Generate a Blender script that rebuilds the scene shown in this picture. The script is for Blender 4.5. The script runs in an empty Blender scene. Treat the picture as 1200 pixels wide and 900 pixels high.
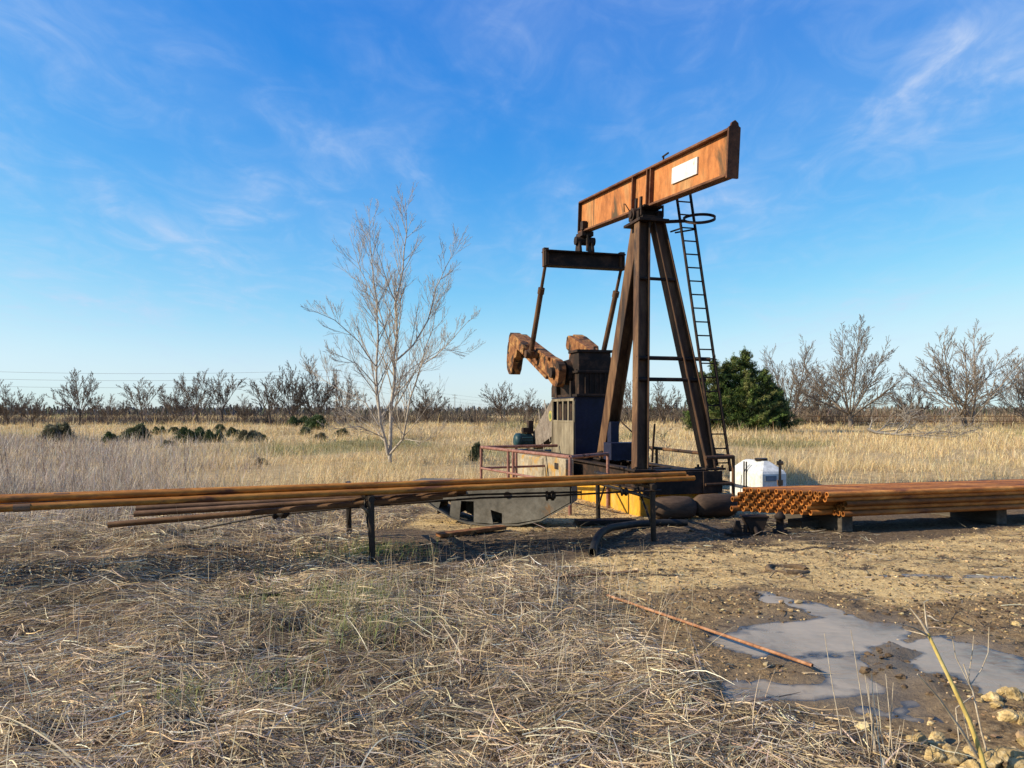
import bpy, math, random
import numpy as np
from mathutils import Vector, Matrix, Quaternion

PI = math.pi
scene = bpy.context.scene
COL = scene.collection
RNG = np.random.default_rng(7)
random.seed(11)

# ------------------------------------------------------------------ camera
EYE = 1.7
F, HOR = 900.0, 483.0              # focal length and horizon of the 1200x900 photograph
cam_d = bpy.data.cameras.new('camera')
cam = bpy.data.objects.new('camera', cam_d)
COL.objects.link(cam)
cam.location = (0, 0, EYE)
cam.rotation_euler = (PI / 2, 0, 0)
cam_d.sensor_width = 36
cam_d.lens = 27.0
cam_d.shift_y = (HOR - 450) / 1200
cam_d.clip_start = 0.05
cam_d.clip_end = 6000
scene.camera = cam


def G(px, py, z=0.0):
    "ground point seen at a pixel of the photograph"
    Y = (EYE - z) * F / (py - HOR)
    return ((px - 600) / F * Y, Y, z)


def D(px, py, Y):
    "point at distance Y seen at a pixel of the photograph"
    return ((px - 600) / F * Y, Y, EYE - (py - HOR) / F * Y)


# ------------------------------------------------------------------ numpy noise and masks
_T = np.random.default_rng(3).random((256, 256)).astype(np.float64)


def vnoise(x, y):
    xi = np.floor(x).astype(np.int64); yi = np.floor(y).astype(np.int64)
    fx = x - xi; fy = y - yi
    fx = fx * fx * (3 - 2 * fx); fy = fy * fy * (3 - 2 * fy)
    a = _T[xi & 255, yi & 255]; b = _T[(xi + 1) & 255, yi & 255]
    c = _T[xi & 255, (yi + 1) & 255]; d = _T[(xi + 1) & 255, (yi + 1) & 255]
    return (a * (1 - fx) + b * fx) * (1 - fy) + (c * (1 - fx) + d * fx) * fy


def fbm(x, y, o=3):
    s = 0; a = .5; n = 0
    for k in range(o):
        s = s + a * vnoise(x + 17.3 * k, y + 5.1 * k); n += a
        ca, sa = math.cos(.6), math.sin(.6)
        x, y = (x * ca - y * sa) * 2.03, (x * sa + y * ca) * 2.03
        a *= .5
    return s / n


def sstep(a, b, x):
    t = np.clip((x - a) / (b - a), 0, 1)
    return t * t * (3 - 2 * t)


def polymask(x, y, poly, soft=.3):
    "1 inside, 0 outside, soft edge"
    P = np.array(poly, float)
    ins = np.zeros(x.shape, bool)
    dist = np.full(x.shape, 1e9)
    n = len(P)
    for i in range(n):
        x0, y0 = P[i]; x1, y1 = P[(i + 1) % n]
        ey = y1 - y0
        c = ((y0 > y) != (y1 > y))
        xs = x0 + (y - y0) * (x1 - x0) / (ey if ey != 0 else 1e-9)
        ins ^= c & (x < xs)
        L2 = (x1 - x0) ** 2 + ey ** 2 + 1e-12
        t = np.clip(((x - x0) * (x1 - x0) + (y - y0) * ey) / L2, 0, 1)
        dist = np.minimum(dist, np.hypot(x - x0 - t * (x1 - x0), y - y0 - t * ey))
    sd = np.where(ins, dist, -dist)
    return sstep(-soft, soft, sd)


def gp(*pts):
    return [G(*p)[:2] for p in pts]


POLY_STRAW = gp((-400, 566), (470, 572), (500, 600), (430, 628), (400, 664), (560, 664), (690, 668),
                (725, 720), (765, 790), (840, 842), (980, 866), (1060, 905), (1090, 1200), (-900, 1200), (-1200, 700))
POLY_TAN = gp((640, 668), (700, 652), (760, 642), (860, 634), (1000, 642), (1300, 604), (1500, 640), (1500, 712),
              (1200, 722), (1050, 718), (930, 692), (860, 690), (760, 700), (700, 690))
POLY_PAD = [(-1.6, 11.2), (-1.5, 15.5), (-.9, 18.0), (2, 20), (4.6, 18.6), (5.4, 16.0), (5.4, 12.5), (3, 12.2), (1.2, 11.4), (.4, 11.0)]
POLY_MUD = gp((700, 702), (800, 690), (900, 688), (1000, 712), (1350, 690), (1400, 1000), (1100, 920), (1000, 880), (850, 856), (770, 790))
POLY_OIL = gp((360, 640), (520, 632), (640, 622), (720, 614), (760, 606), (900, 604), (1010, 615), (1000, 642), (930, 650), (850, 642),
              (700, 656), (560, 662), (400, 664))
PUDDLE = gp((835, 738), (880, 725), (940, 722), (990, 716), (1050, 722), (1078, 736), (1064, 746), (1110, 742), (1160, 748), (1200, 765),
            (1300, 772), (1320, 815), (1200, 806), (1150, 800), (1090, 790), (1100, 812), (1120, 826), (1080, 838), (1010, 841), (955, 824),
            (870, 816), (845, 800), (875, 790), (930, 795), (960, 785), (900, 765), (850, 752))
NECK = gp((878, 690), (915, 694), (985, 711), (1002, 724), (960, 724), (905, 702))
ISLAND = gp((1012, 768), (1040, 752), (1078, 761), (1062, 772), (1088, 786), (1118, 800), (1110, 816), (1058, 800), (1025, 786))
BARE = [(-1.7, 11.0), (-1.5, 15.5), (-.9, 18.0), (2, 20.5), (4.6, 19), (6, 17.6), (20, 19), (20, 3), (2.2, 3), (1.5, 7), (-.5, 9)]


def straw_mask(x, y):
    w = (fbm(x * 1.1, y * 1.1) - .5)
    return polymask(x + w * .9, y + w * .9, POLY_STRAW, .25)


def gh(x, y):
    "height of the ground"
    x = np.asarray(x, float); y = np.asarray(y, float)
    st = straw_mask(x, y)
    near = 1 - sstep(14, 24, np.hypot(x * .7, y))
    pad = polymask(x, y, POLY_PAD, .8)
    h = ((fbm(x * .8, y * .8) - .5) * .19 + (fbm(x * 3.1, y * 3.1, 2) - .5) * .11) * st * near
    h = h + ((fbm(x * 4.5, y * 4.5) - .5) * .045 + (fbm(x * 15, y * 15, 2) - .5) * .022) * (1 - st) * near * (1 - .5 * pad)
    mud = polymask(x, y, POLY_MUD, .4)
    h = h + (sstep(.5, .9, fbm(x * 6.5 + 9, y * 6.5, 4)) * .034 - .004) * mud * (1 - st)
    w = fbm(x * 3, y * 3) - .5
    w2 = fbm(x * 9 + 4, y * 9) - .5
    p1 = np.maximum(polymask(x + w * .35 + w2 * .15, y + w * .35 + w2 * .12, PUDDLE, .16), polymask(x + w * .3, y + w * .3, NECK, .1))
    isl = polymask(x + w * .3, y + w * .3, ISLAND, .12)
    h = h * (1 - .6 * p1) - (.038 - .075 * (fbm(x * 2.2 + 1, y * 4.2, 4) - .5)) * p1 + isl * (.045 + .05 * (fbm(x * 7, y * 7, 4) - .2) + .03 * (fbm(x * 24, y * 24, 2) - .5))
    # lane ruts across the mud on the right
    h = h - .03 * np.exp(-((y - 7.75 - .06 * x + .1 * np.sin(x * 1.3)) / .16) ** 2) * sstep(2.5, 4, x) * (1 - p1)
    # left bank added to shift the pipes' shadow, gently rolling field farther out
    h = h + .13 * sstep(-2.6, -5.0, x) * sstep(6.6, 8.2, y) * (1 - sstep(11, 15, y))
    h = h + (fbm(x * .045 + 3, y * .045 + 8) - .5) * .8 * sstep(22, 60, y)
    return h


def gz(x, y):
    return float(gh(np.array([x]), np.array([y]))[0])


# ------------------------------------------------------------------ materials
MATS = {}


def newmat(name):
    m = bpy.data.materials.new(name); m.use_nodes = True
    nt = m.node_tree
    b = nt.nodes['Principled BSDF']
    MATS[name] = m
    return m, nt, b


def noise(nt, scale, detail=5, rough=.6, vec=None, dist=0.0):
    n = nt.nodes.new('ShaderNodeTexNoise')
    n.inputs['Scale'].default_value = scale; n.inputs['Detail'].default_value = detail
    n.inputs['Roughness'].default_value = rough; n.inputs['Distortion'].default_value = dist
    if vec is not None: nt.links.new(vec, n.inputs['Vector'])
    return n


def ramp(nt, fac, stops, interp='LINEAR'):
    r = nt.nodes.new('ShaderNodeValToRGB'); r.color_ramp.interpolation = interp
    e = r.color_ramp.elements
    while len(e) > 1: e.remove(e[-1])
    e[0].position = stops[0][0]; c = stops[0][1]; e[0].color = (*c, 1) if len(c) == 3 else c
    for p, c in stops[1:]:
        k = e.new(p); k.color = (*c, 1)
    nt.links.new(fac, r.inputs[0])
    return r


def mix(nt, fac, a, b, mode='MIX'):
    m = nt.nodes.new('ShaderNodeMix'); m.data_type = 'RGBA'; m.blend_type = mode
    for s, v in ((0, fac), (6, a), (7, b)):
        if isinstance(v, (int, float)): m.inputs[s].default_value = v
        elif isinstance(v, tuple): m.inputs[s].default_value = (*v, 1)
        else: nt.links.new(v, m.inputs[s])
    return m.outputs[2]


def bump(nt, b, h, strength=.3, dist=.02):
    n = nt.nodes.new('ShaderNodeBump'); n.inputs['Strength'].default_value = strength; n.inputs['Distance'].default_value = dist
    nt.links.new(h, n.inputs['Height']); nt.links.new(n.outputs[0], b.inputs['Normal'])


def coords(nt, stretch=(1, 1, 1)):
    t = nt.nodes.new('ShaderNodeTexCoord')
    mp = nt.nodes.new('ShaderNodeMapping'); mp.inputs['Scale'].default_value = stretch
    nt.links.new(t.outputs['Object'], mp.inputs[0])
    return mp.outputs[0]


def worn(name, c0, c1, c2, scale=3, rough=.75, metallic=0.0, streak=(1, 1, 1), b_s=.25, spots=None, obj_var=0.0, fine=40):
    "mottled metal or paint: three colours of wear, fine grain, optional blotches of a fourth colour"
    m, nt, b = newmat(name)
    v = coords(nt, streak)
    n1 = noise(nt, scale, 8, .65, v, .3)
    n2 = noise(nt, scale * 5.3, 6, .7, v)
    base = ramp(nt, n1.outputs[0], [(.3, c0), (.5, c1), (.68, c2)]).outputs[0]
    g = ramp(nt, n2.outputs[0], [(.3, (.55, .55, .55)), (.65, (1.15, 1.15, 1.15))]).outputs[0]
    col = mix(nt, .8, base, g, 'MULTIPLY')
    if spots:
        n3 = noise(nt, scale * .7, 6, .6, v, .6)
        f = ramp(nt, n3.outputs[0], [(spots[1], (0, 0, 0)), (spots[1] + .08, (1, 1, 1))]).outputs[0]
        col = mix(nt, f, col, spots[0])
    if obj_var:
        oi = nt.nodes.new('ShaderNodeObjectInfo')
        r = ramp(nt, oi.outputs['Random'], [(0, (1 - obj_var,) * 3), (1, (1 + obj_var,) * 3)]).outputs[0]
        col = mix(nt, 1.0, col, r, 'MULTIPLY')
    nt.links.new(col, b.inputs['Base Color'])
    b.inputs['Roughness'].default_value = rough; b.inputs['Metallic'].default_value = metallic; b.inputs['Specular IOR Level'].default_value = .22
    n4 = noise(nt, fine, 4, .6, v)
    bump(nt, b, n4.outputs[0], b_s, .01)
    return m


beam_web = worn('rusted_orange_paint', (.20, .07, .025), (.44, .165, .052), (.38, .21, .09), 1.7, .8, streak=(1, 1, .45), spots=((.085, .055, .03), .545))
beam_flange = worn('rusted_flange', (.06, .026, .016), (.13, .055, .028), (.19, .085, .04), 3, .8)
leg_rust = worn('oily_rusted_steel', (.028, .016, .011), (.095, .048, .025), (.21, .12, .06), 2.5, .7, streak=(1, 1, .25), spots=((.03, .02, .016), .55))
dark_steel = worn('grease_dark_steel', (.010, .007, .006), (.022, .014, .011), (.065, .034, .022), 4, .75)
crank_rust = worn('crank_rust', (.07, .03, .016), (.22, .09, .034), (.42, .24, .09), 5, .85, spots=((.03, .018, .013), .51))
navy = worn('navy_paint', (.007, .008, .018), (.011, .013, .036), (.02, .02, .034), 3, .5, spots=((.04, .025, .02), .64))
cream = worn('faded_cream_panel', (.09, .068, .045), (.20, .165, .115), (.32, .275, .20), 4, .75, streak=(1, 1, .2), spots=((.12, .08, .045), .62))
guard_grey = worn('dull_sheet_metal', (.14, .11, .09), (.22, .18, .15), (.30, .25, .21), 5, .6, metallic=.2, spots=((.14, .09, .06), .63))
teal = worn('teal_motor_paint', (.010, .032, .042), (.017, .052, .066), (.03, .075, .085), 6, .45)
white_paint = worn('white_paint', (.56, .56, .54), (.64, .64, .62), (.68, .68, .66), 5, .6, b_s=.05, streak=(1, 1, .4), spots=((.36, .27, .19), .63))
pipe_rust = worn('pipe_rust', (.22, .075, .015), (.45, .175, .028), (.58, .26, .05), 5, .6, streak=(.35, 1, 1), obj_var=.3, b_s=.15, spots=((.11, .04, .018), .57))
stack_rust = worn('stacked_pipe_rust', (.13, .045, .014), (.34, .12, .026), (.50, .21, .052), 5, .6, streak=(.35, 1, 1), obj_var=.4, b_s=.15, spots=((.13, .045, .02), .62))
old_pipe = worn('old_brown_pipe', (.09, .05, .03), (.18, .10, .055), (.25, .15, .09), 6, .7, streak=(.3, 1, 1))
black_rod = worn('black_oily_rod', (.012, .01, .009), (.022, .017, .014), (.05, .03, .02), 8, .5)
rail_paint = worn('faded_red_rail', (.15, .06, .045), (.24, .115, .09), (.30, .17, .14), 9, .7, spots=((.09, .04, .025), .58))
yellow_conc = worn('yellow_painted_concrete', (.46, .22, .02), (.60, .30, .028), (.54, .34, .11), 3, .85, streak=(1, 1, .4), spots=((.30, .24, .16), .63), b_s=.5)
concrete = worn('stained_concrete', (.15, .115, .075), (.30, .25, .18), (.40, .35, .27), 3, .9, spots=((.34, .20, .06), .54), b_s=.5)
horse_grey = worn('grey_horsehead_paint', (.085, .076, .06), (.15, .135, .11), (.20, .185, .155), 2.5, .7, spots=((.20, .11, .05), .64))
log_wood = worn('oily_log', (.03, .02, .015), (.075, .048, .033), (.12, .075, .05), 4, .85, streak=(.3, 1, 1), b_s=.6)
timber = worn('weathered_timber', (.04, .032, .025), (.085, .07, .055), (.14, .12, .095), 4, .85, streak=(1, .15, 1), b_s=.5)
tank_white = worn('white_tank_plastic', (.50, .51, .50), (.62, .63, .62), (.66, .66, .65), 2, .4, b_s=.05, spots=((.55, .54, .50), .66))
tank_blue = worn('grey_tank_label', (.12, .16, .20), (.15, .19, .24), (.18, .22, .27), 3, .5, b_s=.05)
rubber = worn('black_rubber', (.012, .012, .012), (.02, .02, .019), (.045, .04, .036), 6, .55)
orange_rod = worn('orange_rusted_pipe', (.14, .06, .03), (.32, .15, .075), (.42, .25, .15), 8, .75, streak=(.3, 1, 1))
rock_m = worn('yellow_limestone', (.16, .105, .05), (.42, .30, .135), (.58, .48, .30), 14, .95, b_s=1.0, obj_var=.3, fine=40, spots=((.12, .08, .045), .53))
stalk_m = worn('yellow_cane', (.42, .30, .09), (.55, .42, .13), (.62, .52, .25), 9, .6, streak=(1, 1, .3), b_s=.1)
stem_m = worn('dry_stem', (.30, .23, .15), (.44, .36, .26), (.54, .47, .37), 12, .8, b_s=.1)
bark_pale = worn('pale_bark', (.22, .18, .145), (.37, .315, .265), (.50, .445, .385), 9, .85, b_s=.3)
bark_grey = worn('grey_bark', (.13, .10, .08), (.21, .17, .14), (.29, .245, .20), 3, .9, obj_var=.25)
bark_dark = worn('dark_bark', (.08, .06, .047), (.135, .102, .082), (.185, .145, .118), 3, .9, obj_var=.25)
dead_wood = worn('bleached_dead_wood', (.18, .15, .12), (.29, .25, .205), (.40, .355, .30), 5, .9)
pole_m = worn('pole_grey', (.20, .19, .18), (.26, .25, .24), (.30, .29, .28), 2, .8)
emblem_y = worn('yellow_emblem', (.22, .18, .06), (.36, .31, .08), (.36, .32, .12), 14, .7)
emblem_g = worn('green_emblem', (.08, .13, .06), (.12, .18, .08), (.2, .2, .1), 14, .7)
clod_m = worn('mud_clod', (.055, .036, .022), (.12, .08, .047), (.20, .14, .085), 12, .9, b_s=.9)


def tint_mat(name, trans=.25, rough=.8, spec=.2):
    "material coloured by the 'tint' of each blade, leaf or pebble"
    m, nt, b = newmat(name)
    a = nt.nodes.new('ShaderNodeVertexColor'); a.layer_name = 'tint'
    nt.links.new(a.outputs[0], b.inputs['Base Color'])
    b.inputs['Roughness'].default_value = rough
    b.inputs['Specular IOR Level'].default_value = spec
    if trans:
        t = nt.nodes.new('ShaderNodeBsdfTranslucent'); nt.links.new(a.outputs[0], t.inputs[0])
        s = nt.nodes.new('ShaderNodeMixShader'); s.inputs[0].default_value = trans
        nt.links.new(b.outputs[0], s.inputs[1]); nt.links.new(t.outputs[0], s.inputs[2])
        nt.links.new(s.outputs[0], nt.nodes['Material Output'].inputs[0])
    return m


straw_mat = tint_mat('straw', .3, .65, .3)
leaf_mat = tint_mat('evergreen_leaves', .15, .6, .3)
pebble_mat = tint_mat('pebbles', 0, .9)
brush_mat = tint_mat('brush_twigs', 0, .9, .1)

# ------------------------------------------------------------------ object helpers


def tag(o, label=None, cat=None, group=None, kind=None):
    if label: o['label'] = label
    if cat: o['category'] = cat
    if group: o['group'] = group
    if kind: o['kind'] = kind
    return o


def empty(name, loc=(0, 0, 0), rz=0.0):
    o = bpy.data.objects.new(name, None); COL.objects.link(o)
    o.location = loc; o.rotation_euler = (0, 0, rz)
    o.empty_display_size = .2
    return o


def copy_tree(o, parent=None):
    c = o.copy(); COL.objects.link(c)
    if parent: c.parent = parent
    for ch in list(o.children): copy_tree(ch, c)
    return c


def frame_from(d, up=Vector((0, 0, 1))):
    d = Vector(d).normalized()
    up = Vector(up)
    if abs(d.dot(up.normalized())) > .999: up = Vector((1, 0, 0))
    s = d.cross(up).normalized()
    u = s.cross(d).normalized()
    return d, s, u


class MB:
    "collects shapes; build() links them as one mesh object"

    def __init__(self, xf=None):
        self.v = []; self.f = []; self.m = []; self.sm = []; self.xf = xf

    def add(self, vs, fs, mi=0, smooth=False):
        n = len(self.v)
        self.v += [tuple(p) for p in vs]
        for f in fs:
            self.f.append([i + n for i in f]); self.m.append(mi); self.sm.append(smooth)

    def box(self, c, size, mi=0, R=None):
        c = Vector(c); h = Vector(size) / 2
        vs = []
        for sx, sy, sz in ((-1, -1, -1), (1, -1, -1), (1, 1, -1), (-1, 1, -1), (-1, -1, 1), (1, -1, 1), (1, 1, 1), (-1, 1, 1)):
            p = Vector((sx * h.x, sy * h.y, sz * h.z))
            if R is not None: p = R @ p
            vs.append(c + p)
        self.add(vs, [(0, 3, 2, 1), (4, 5, 6, 7), (0, 1, 5, 4), (1, 2, 6, 5), (2, 3, 7, 6), (3, 0, 4, 7)], mi)

    def bar(self, p0, p1, w, h, up=(0, 0, 1), mi=0):
        p0 = Vector(p0); p1 = Vector(p1)
        d, s, u = frame_from(p1 - p0, up)
        R = Matrix((s, d, u)).transposed()
        self.box((p0 + p1) / 2, (w, (p1 - p0).length, h), mi, R)

    def ibeam(self, p0, p1, depth, width, tw, tf, up=(0, 0, 1), miw=0, mif=0):
        p0 = Vector(p0); p1 = Vector(p1)
        d, s, u = frame_from(p1 - p0, up)
        R = Matrix((s, d, u)).transposed(); L = (p1 - p0).length; c = (p0 + p1) / 2
        self.box(c, (tw, L, depth - 2 * tf - .002), miw, R)
        self.box(c + u * (depth - tf) / 2, (width, L, tf), mif, R)
        self.box(c - u * (depth - tf) / 2, (width, L, tf), mif, R)

    def tube(self, pts, r, sides=8, cap=True, mi=0, bore=0.0, smooth=True):
        pts = [Vector(p) for p in pts]; n = len(pts)
        rs = r if isinstance(r, (list, tuple)) else [r] * n
        ref = None; rings = []
        for i, p in enumerate(pts):
            d = (pts[min(i + 1, n - 1)] - pts[max(i - 1, 0)]).normalized()
            if ref is None:
                ref = Vector((0, 0, 1)) if abs(d.z) < .9 else Vector((1, 0, 0))
            s = d.cross(ref).normalized(); u = s.cross(d).normalized(); ref = u
            rings.append([p + (s * math.cos(2 * PI * k / sides) + u * math.sin(2 * PI * k / sides)) * rs[i] for k in range(sides)])
        vs = [q for rg in rings for q in rg]
        fs = [(i * sides + k, i * sides + (k + 1) % sides, (i + 1) * sides + (k + 1) % sides, (i + 1) * sides + k)
              for i in range(n - 1) for k in range(sides)]
        self.add(vs, fs, mi, smooth)
        if bore:
            for end, sgn in ((0, 1), (n - 1, -1)):
                o = rings[end]; c = pts[end]
                inn = [c + (q - c) * (bore / rs[end]) for q in o]
                ax = (pts[1] - pts[0]).normalized() if end == 0 else (pts[-2] - pts[-1]).normalized()
                deep = [q + ax * min(.5, (pts[-1] - pts[0]).length * .4) for q in inn]
                vv = o + inn + deep
                ff = []
                for k in range(sides):
                    k2 = (k + 1) % sides
                    ff.append((k, sides + k, sides + k2, k2)); ff.append((sides + k, 2 * sides + k, 2 * sides + k2, sides + k2))
                ff.append(tuple(range(2 * sides, 3 * sides)))
                self.add(vv, ff, mi)
        elif cap:
            self.add(rings[0], [tuple(range(sides))[::-1]], mi); self.add(rings[-1], [tuple(range(sides))], mi)

    def prism(self, prof, o, ex, ey, t, mi=0):
        "outline prof (2-D) in the plane o + x*ex + y*ey, given thickness t along ex x ey, centred"
        ex = Vector(ex).normalized(); ey = Vector(ey).normalized(); n = ex.cross(ey).normalized(); o = Vector(o)
        k = len(prof)
        a = [o + ex * p[0] + ey * p[1] - n * t / 2 for p in prof]; b = [q + n * t for q in a]
        fs = [tuple(range(k))[::-1], tuple(range(k, 2 * k))] + [(i, (i + 1) % k, k + (i + 1) % k, k + i) for i in range(k)]
        self.add(a + b, fs, mi)

    def blob(self, c, r, seed=0, rough=.25, sub=2, squash=(1, 1, 1), mi=0, smooth=False, cut=False):
        vs, fs = ICO[sub]
        rr = np.random.default_rng(seed)
        k = rr.normal(size=(7, 3)); ph = rr.random(7) * 6.3
        out = []
        cuts = [(q / np.linalg.norm(q), dd) for q, dd in zip(rr.normal(size=(11, 3)), rr.uniform(.62, .95, 11))] if cut else []
        for p in vs:
            p = p.copy()
            for q, dd in cuts:
                e = float(p @ q) - dd
                if e > 0: p -= q * e * .92
            p = p + rr.normal(0, .016, 3) * (1 if cut else 0)
            d = sum(math.sin(2.2 * (k[j] @ p) + ph[j]) for j in range(7)) / 7
            q = p * (1 + rough * 1.6 * d)
            out.append((c[0] + q[0] * r * squash[0], c[1] + q[1] * r * squash[1], c[2] + q[2] * r * squash[2] * (1 - .25 * (q[0] > .3))))
        self.add(out, fs, mi, smooth)

    def build(self, name, mats, parent=None, bevel=0.0, loc=None):
        vs = [self.xf(p) for p in self.v] if self.xf else self.v
        me = bpy.data.meshes.new(name)
        me.from_pydata([tuple(p) for p in vs], [], self.f)
        if not isinstance(mats, (list, tuple)): mats = [mats]
        for m in mats: me.materials.append(m)
        me.polygons.foreach_set('material_index', self.m)
        me.polygons.foreach_set('use_smooth', self.sm)
        me.update()
        o = bpy.data.objects.new(name, me); COL.objects.link(o)
        if parent: o.parent = parent
        if loc: o.location = loc
        if bevel:
            b = o.modifiers.new('bevel', 'BEVEL'); b.width = bevel; b.segments = 1; b.limit_method = 'ANGLE'; b.angle_limit = .7
        return o


def icosphere(sub):
    t = (1 + 5 ** .5) / 2
    v = [np.array(p, float) / math.hypot(1, t) for p in
         [(-1, t, 0), (1, t, 0), (-1, -t, 0), (1, -t, 0), (0, -1, t), (0, 1, t), (0, -1, -t), (0, 1, -t), (t, 0, -1), (t, 0, 1), (-t, 0, -1), (-t, 0, 1)]]
    f = [(0, 11, 5), (0, 5, 1), (0, 1, 7), (0, 7, 10), (0, 10, 11), (1, 5, 9), (5, 11, 4), (11, 10, 2), (10, 7, 6), (7, 1, 8),
         (3, 9, 4), (3, 4, 2), (3, 2, 6), (3, 6, 8), (3, 8, 9), (4, 9, 5), (2, 4, 11), (6, 2, 10), (8, 6, 7), (9, 8, 1)]
    for _ in range(sub):
        mid = {}; nf = []

        def m(a, b):
            k = (min(a, b), max(a, b))
            if k not in mid:
                p = v[a] + v[b]; v.append(p / np.linalg.norm(p)); mid[k] = len(v) - 1
            return mid[k]
        for a, b, c in f:
            x, y, z = m(a, b), m(b, c), m(c, a)
            nf += [(a, x, z), (b, y, x), (c, z, y), (x, y, z)]
        f = nf
    return v, f


ICO = {k: icosphere(k) for k in (0, 1, 2, 3)}


def np_mesh(name, verts, faces, mat, tint=None, smooth=False):
    "fast mesh from numpy arrays; faces is (n,3) or (n,4)"
    me = bpy.data.meshes.new(name)
    nv, nf, k = len(verts), len(faces), faces.shape[1]
    me.vertices.add(nv); me.vertices.foreach_set('co', np.ascontiguousarray(verts, np.float32).ravel())
    me.loops.add(nf * k); me.loops.foreach_set('vertex_index', np.ascontiguousarray(faces, np.int32).ravel())
    me.polygons.add(nf)
    me.polygons.foreach_set('loop_start', np.arange(0, nf * k, k, dtype=np.int32))
    me.polygons.foreach_set('use_smooth', np.full(nf, smooth))
    if tint is not None:
        for nm, arr in (tint.items() if isinstance(tint, dict) else [('tint', tint)]):
            at = me.color_attributes.new(nm, 'FLOAT_COLOR', 'POINT')
            c = np.ones((nv, 4), np.float32); c[:, :3] = arr
            at.data.foreach_set('color', c.ravel())
    me.materials.append(mat)
    me.update(calc_edges=True); me.validate()
    o = bpy.data.objects.new(name, me); COL.objects.link(o)
    return o


# ------------------------------------------------------------------ ground
def axis(segs):
    out = [segs[0][0]]
    for a, b, d0, d1 in segs:
        x = a
        while x < b - 1e-6:
            t = (x - a) / (b - a); x += d0 + (d1 - d0) * t; out.append(min(x, b))
    return np.array(out)


xs_p = axis([(0, 7, .035, .05), (7, 20, .06, .4), (20, 120, .6, 8), (120, 3000, 12, 400)])
xs = np.concatenate([-xs_p[:0:-1], xs_p])
ys = axis([(-30, 2.0, 4, .3), (2.0, 12, .035, .05), (12, 22, .07, .25), (22, 120, .4, 4), (120, 4500, 8, 500)])
GX, GY = np.meshgrid(xs, ys)
gx, gy = GX.ravel(), GY.ravel()
gzv = gh(gx, gy)
nx, ny = len(xs), len(ys)
ii = (np.arange(ny - 1)[:, None] * nx + np.arange(nx - 1)[None, :]).ravel()
gfaces = np.stack([ii, ii + 1, ii + nx + 1, ii + nx], 1)
st = straw_mask(gx, gy)
wv = (fbm(gx * 1.3, gy * 1.3) - .5)
wf = (fbm(gx * 5, gy * 5) - .5)
z_tan = np.maximum(polymask(gx + wv, gy + wv * .8, POLY_TAN, .45), polymask(gx, gy, POLY_PAD, .5))
z_mud = polymask(gx + wv * .6, gy + wv * .6, POLY_MUD, .4)
z_oil = polymask(gx + wv * 1.2, gy + wv * .5, POLY_OIL, .4)
str_y = np.exp(-((gy - 8.6 - .1 * (gx - 5)) / .5) ** 2) * sstep(2.5, 4, gx) * sstep(.45, .6, fbm(gx * .8, gy * 3))
z_oil = np.clip(np.maximum(z_oil, str_y * .8) + wf * .5 * (z_oil > .05), 0, 1)
pm = np.maximum(polymask(gx + wv * .35, gy + wv * .35, PUDDLE, .35), polymask(gx, gy, NECK, .25))
z_field = sstep(13, 19, gy + wv * 3) * (1 - polymask(gx, gy, POLY_PAD, .6))
z_green = .6 * sstep(.60, .72, fbm(gx * .12 + 2, gy * .07 + 1)) * sstep(20, 30, gy)
z1 = np.stack([z_mud * (1 - st), z_tan * (1 - st * .8), z_oil], 1)
z2 = np.stack([z_field, z_green, pm], 1)

m, nt, b = newmat('ground_soil')
tc = nt.nodes.new('ShaderNodeTexCoord'); V = tc.outputs['Object']
a1 = nt.nodes.new('ShaderNodeVertexColor'); a1.layer_name = 'zone'
a2 = nt.nodes.new('ShaderNodeVertexColor'); a2.layer_name = 'zone_far'
s1 = nt.nodes.new('ShaderNodeSeparateColor'); nt.links.new(a1.outputs[0], s1.inputs[0])
s2 = nt.nodes.new('ShaderNodeSeparateColor'); nt.links.new(a2.outputs[0], s2.inputs[0])
n_a = noise(nt, 2.2, 10, .68, V); n_b = noise(nt, 22, 8, .72, V); n_c = noise(nt, 90, 4, .7, V); mo_ = nt.nodes.new('ShaderNodeMapping'); mo_.inputs['Scale'].default_value = (1.0, 2.2, 1); nt.links.new(V, mo_.inputs[0]); n_o = noise(nt, 1.5, 12, .72, mo_.outputs[0], .4)
soil = ramp(nt, n_b.outputs[0], [(.3, (.055, .036, .022)), (.5, (.13, .088, .053)), (.7, (.24, .175, .11))]).outputs[0]
tan_c = ramp(nt, n_b.outputs[0], [(.28, (.26, .165, .068)), (.45, (.58, .395, .17)), (.68, (.78, .60, .32))]).outputs[0]
mud_c = ramp(nt, n_b.outputs[0], [(.3, (.09, .058, .029)), (.5, (.27, .178, .088)), (.72, (.47, .335, .175))]).outputs[0]
oil_c = ramp(nt, n_b.outputs[0], [(.33, (.02, .015, .011)), (.5, (.06, .043, .029)), (.7, (.24, .175, .11))]).outputs[0]
fld_c = ramp(nt, n_a.outputs[0], [(.3, (.24, .165, .08)), (.5, (.42, .30, .15)), (.7, (.52, .395, .215))]).outputs[0]
grn_c = ramp(nt, n_a.outputs[0], [(.3, (.10, .11, .035)), (.7, (.20, .20, .07))]).outputs[0]


def soft(sock, nz, w=.5):
    "break the edge of a zone up with noise"
    ad = nt.nodes.new('ShaderNodeMath'); ad.operation = 'MULTIPLY_ADD'
    nt.links.new(nz, ad.inputs[0]); ad.inputs[1].default_value = w; ad.inputs[2].default_value = -w / 2
    s = nt.nodes.new('ShaderNodeMath'); s.operation = 'ADD'; nt.links.new(sock, s.inputs[0]); nt.links.new(ad.outputs[0], s.inputs[1])
    r = nt.nodes.new('ShaderNodeMapRange'); r.inputs[1].default_value = .3; r.inputs[2].default_value = .7
    nt.links.new(s.outputs[0], r.inputs[0]); return r.outputs[0]


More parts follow.
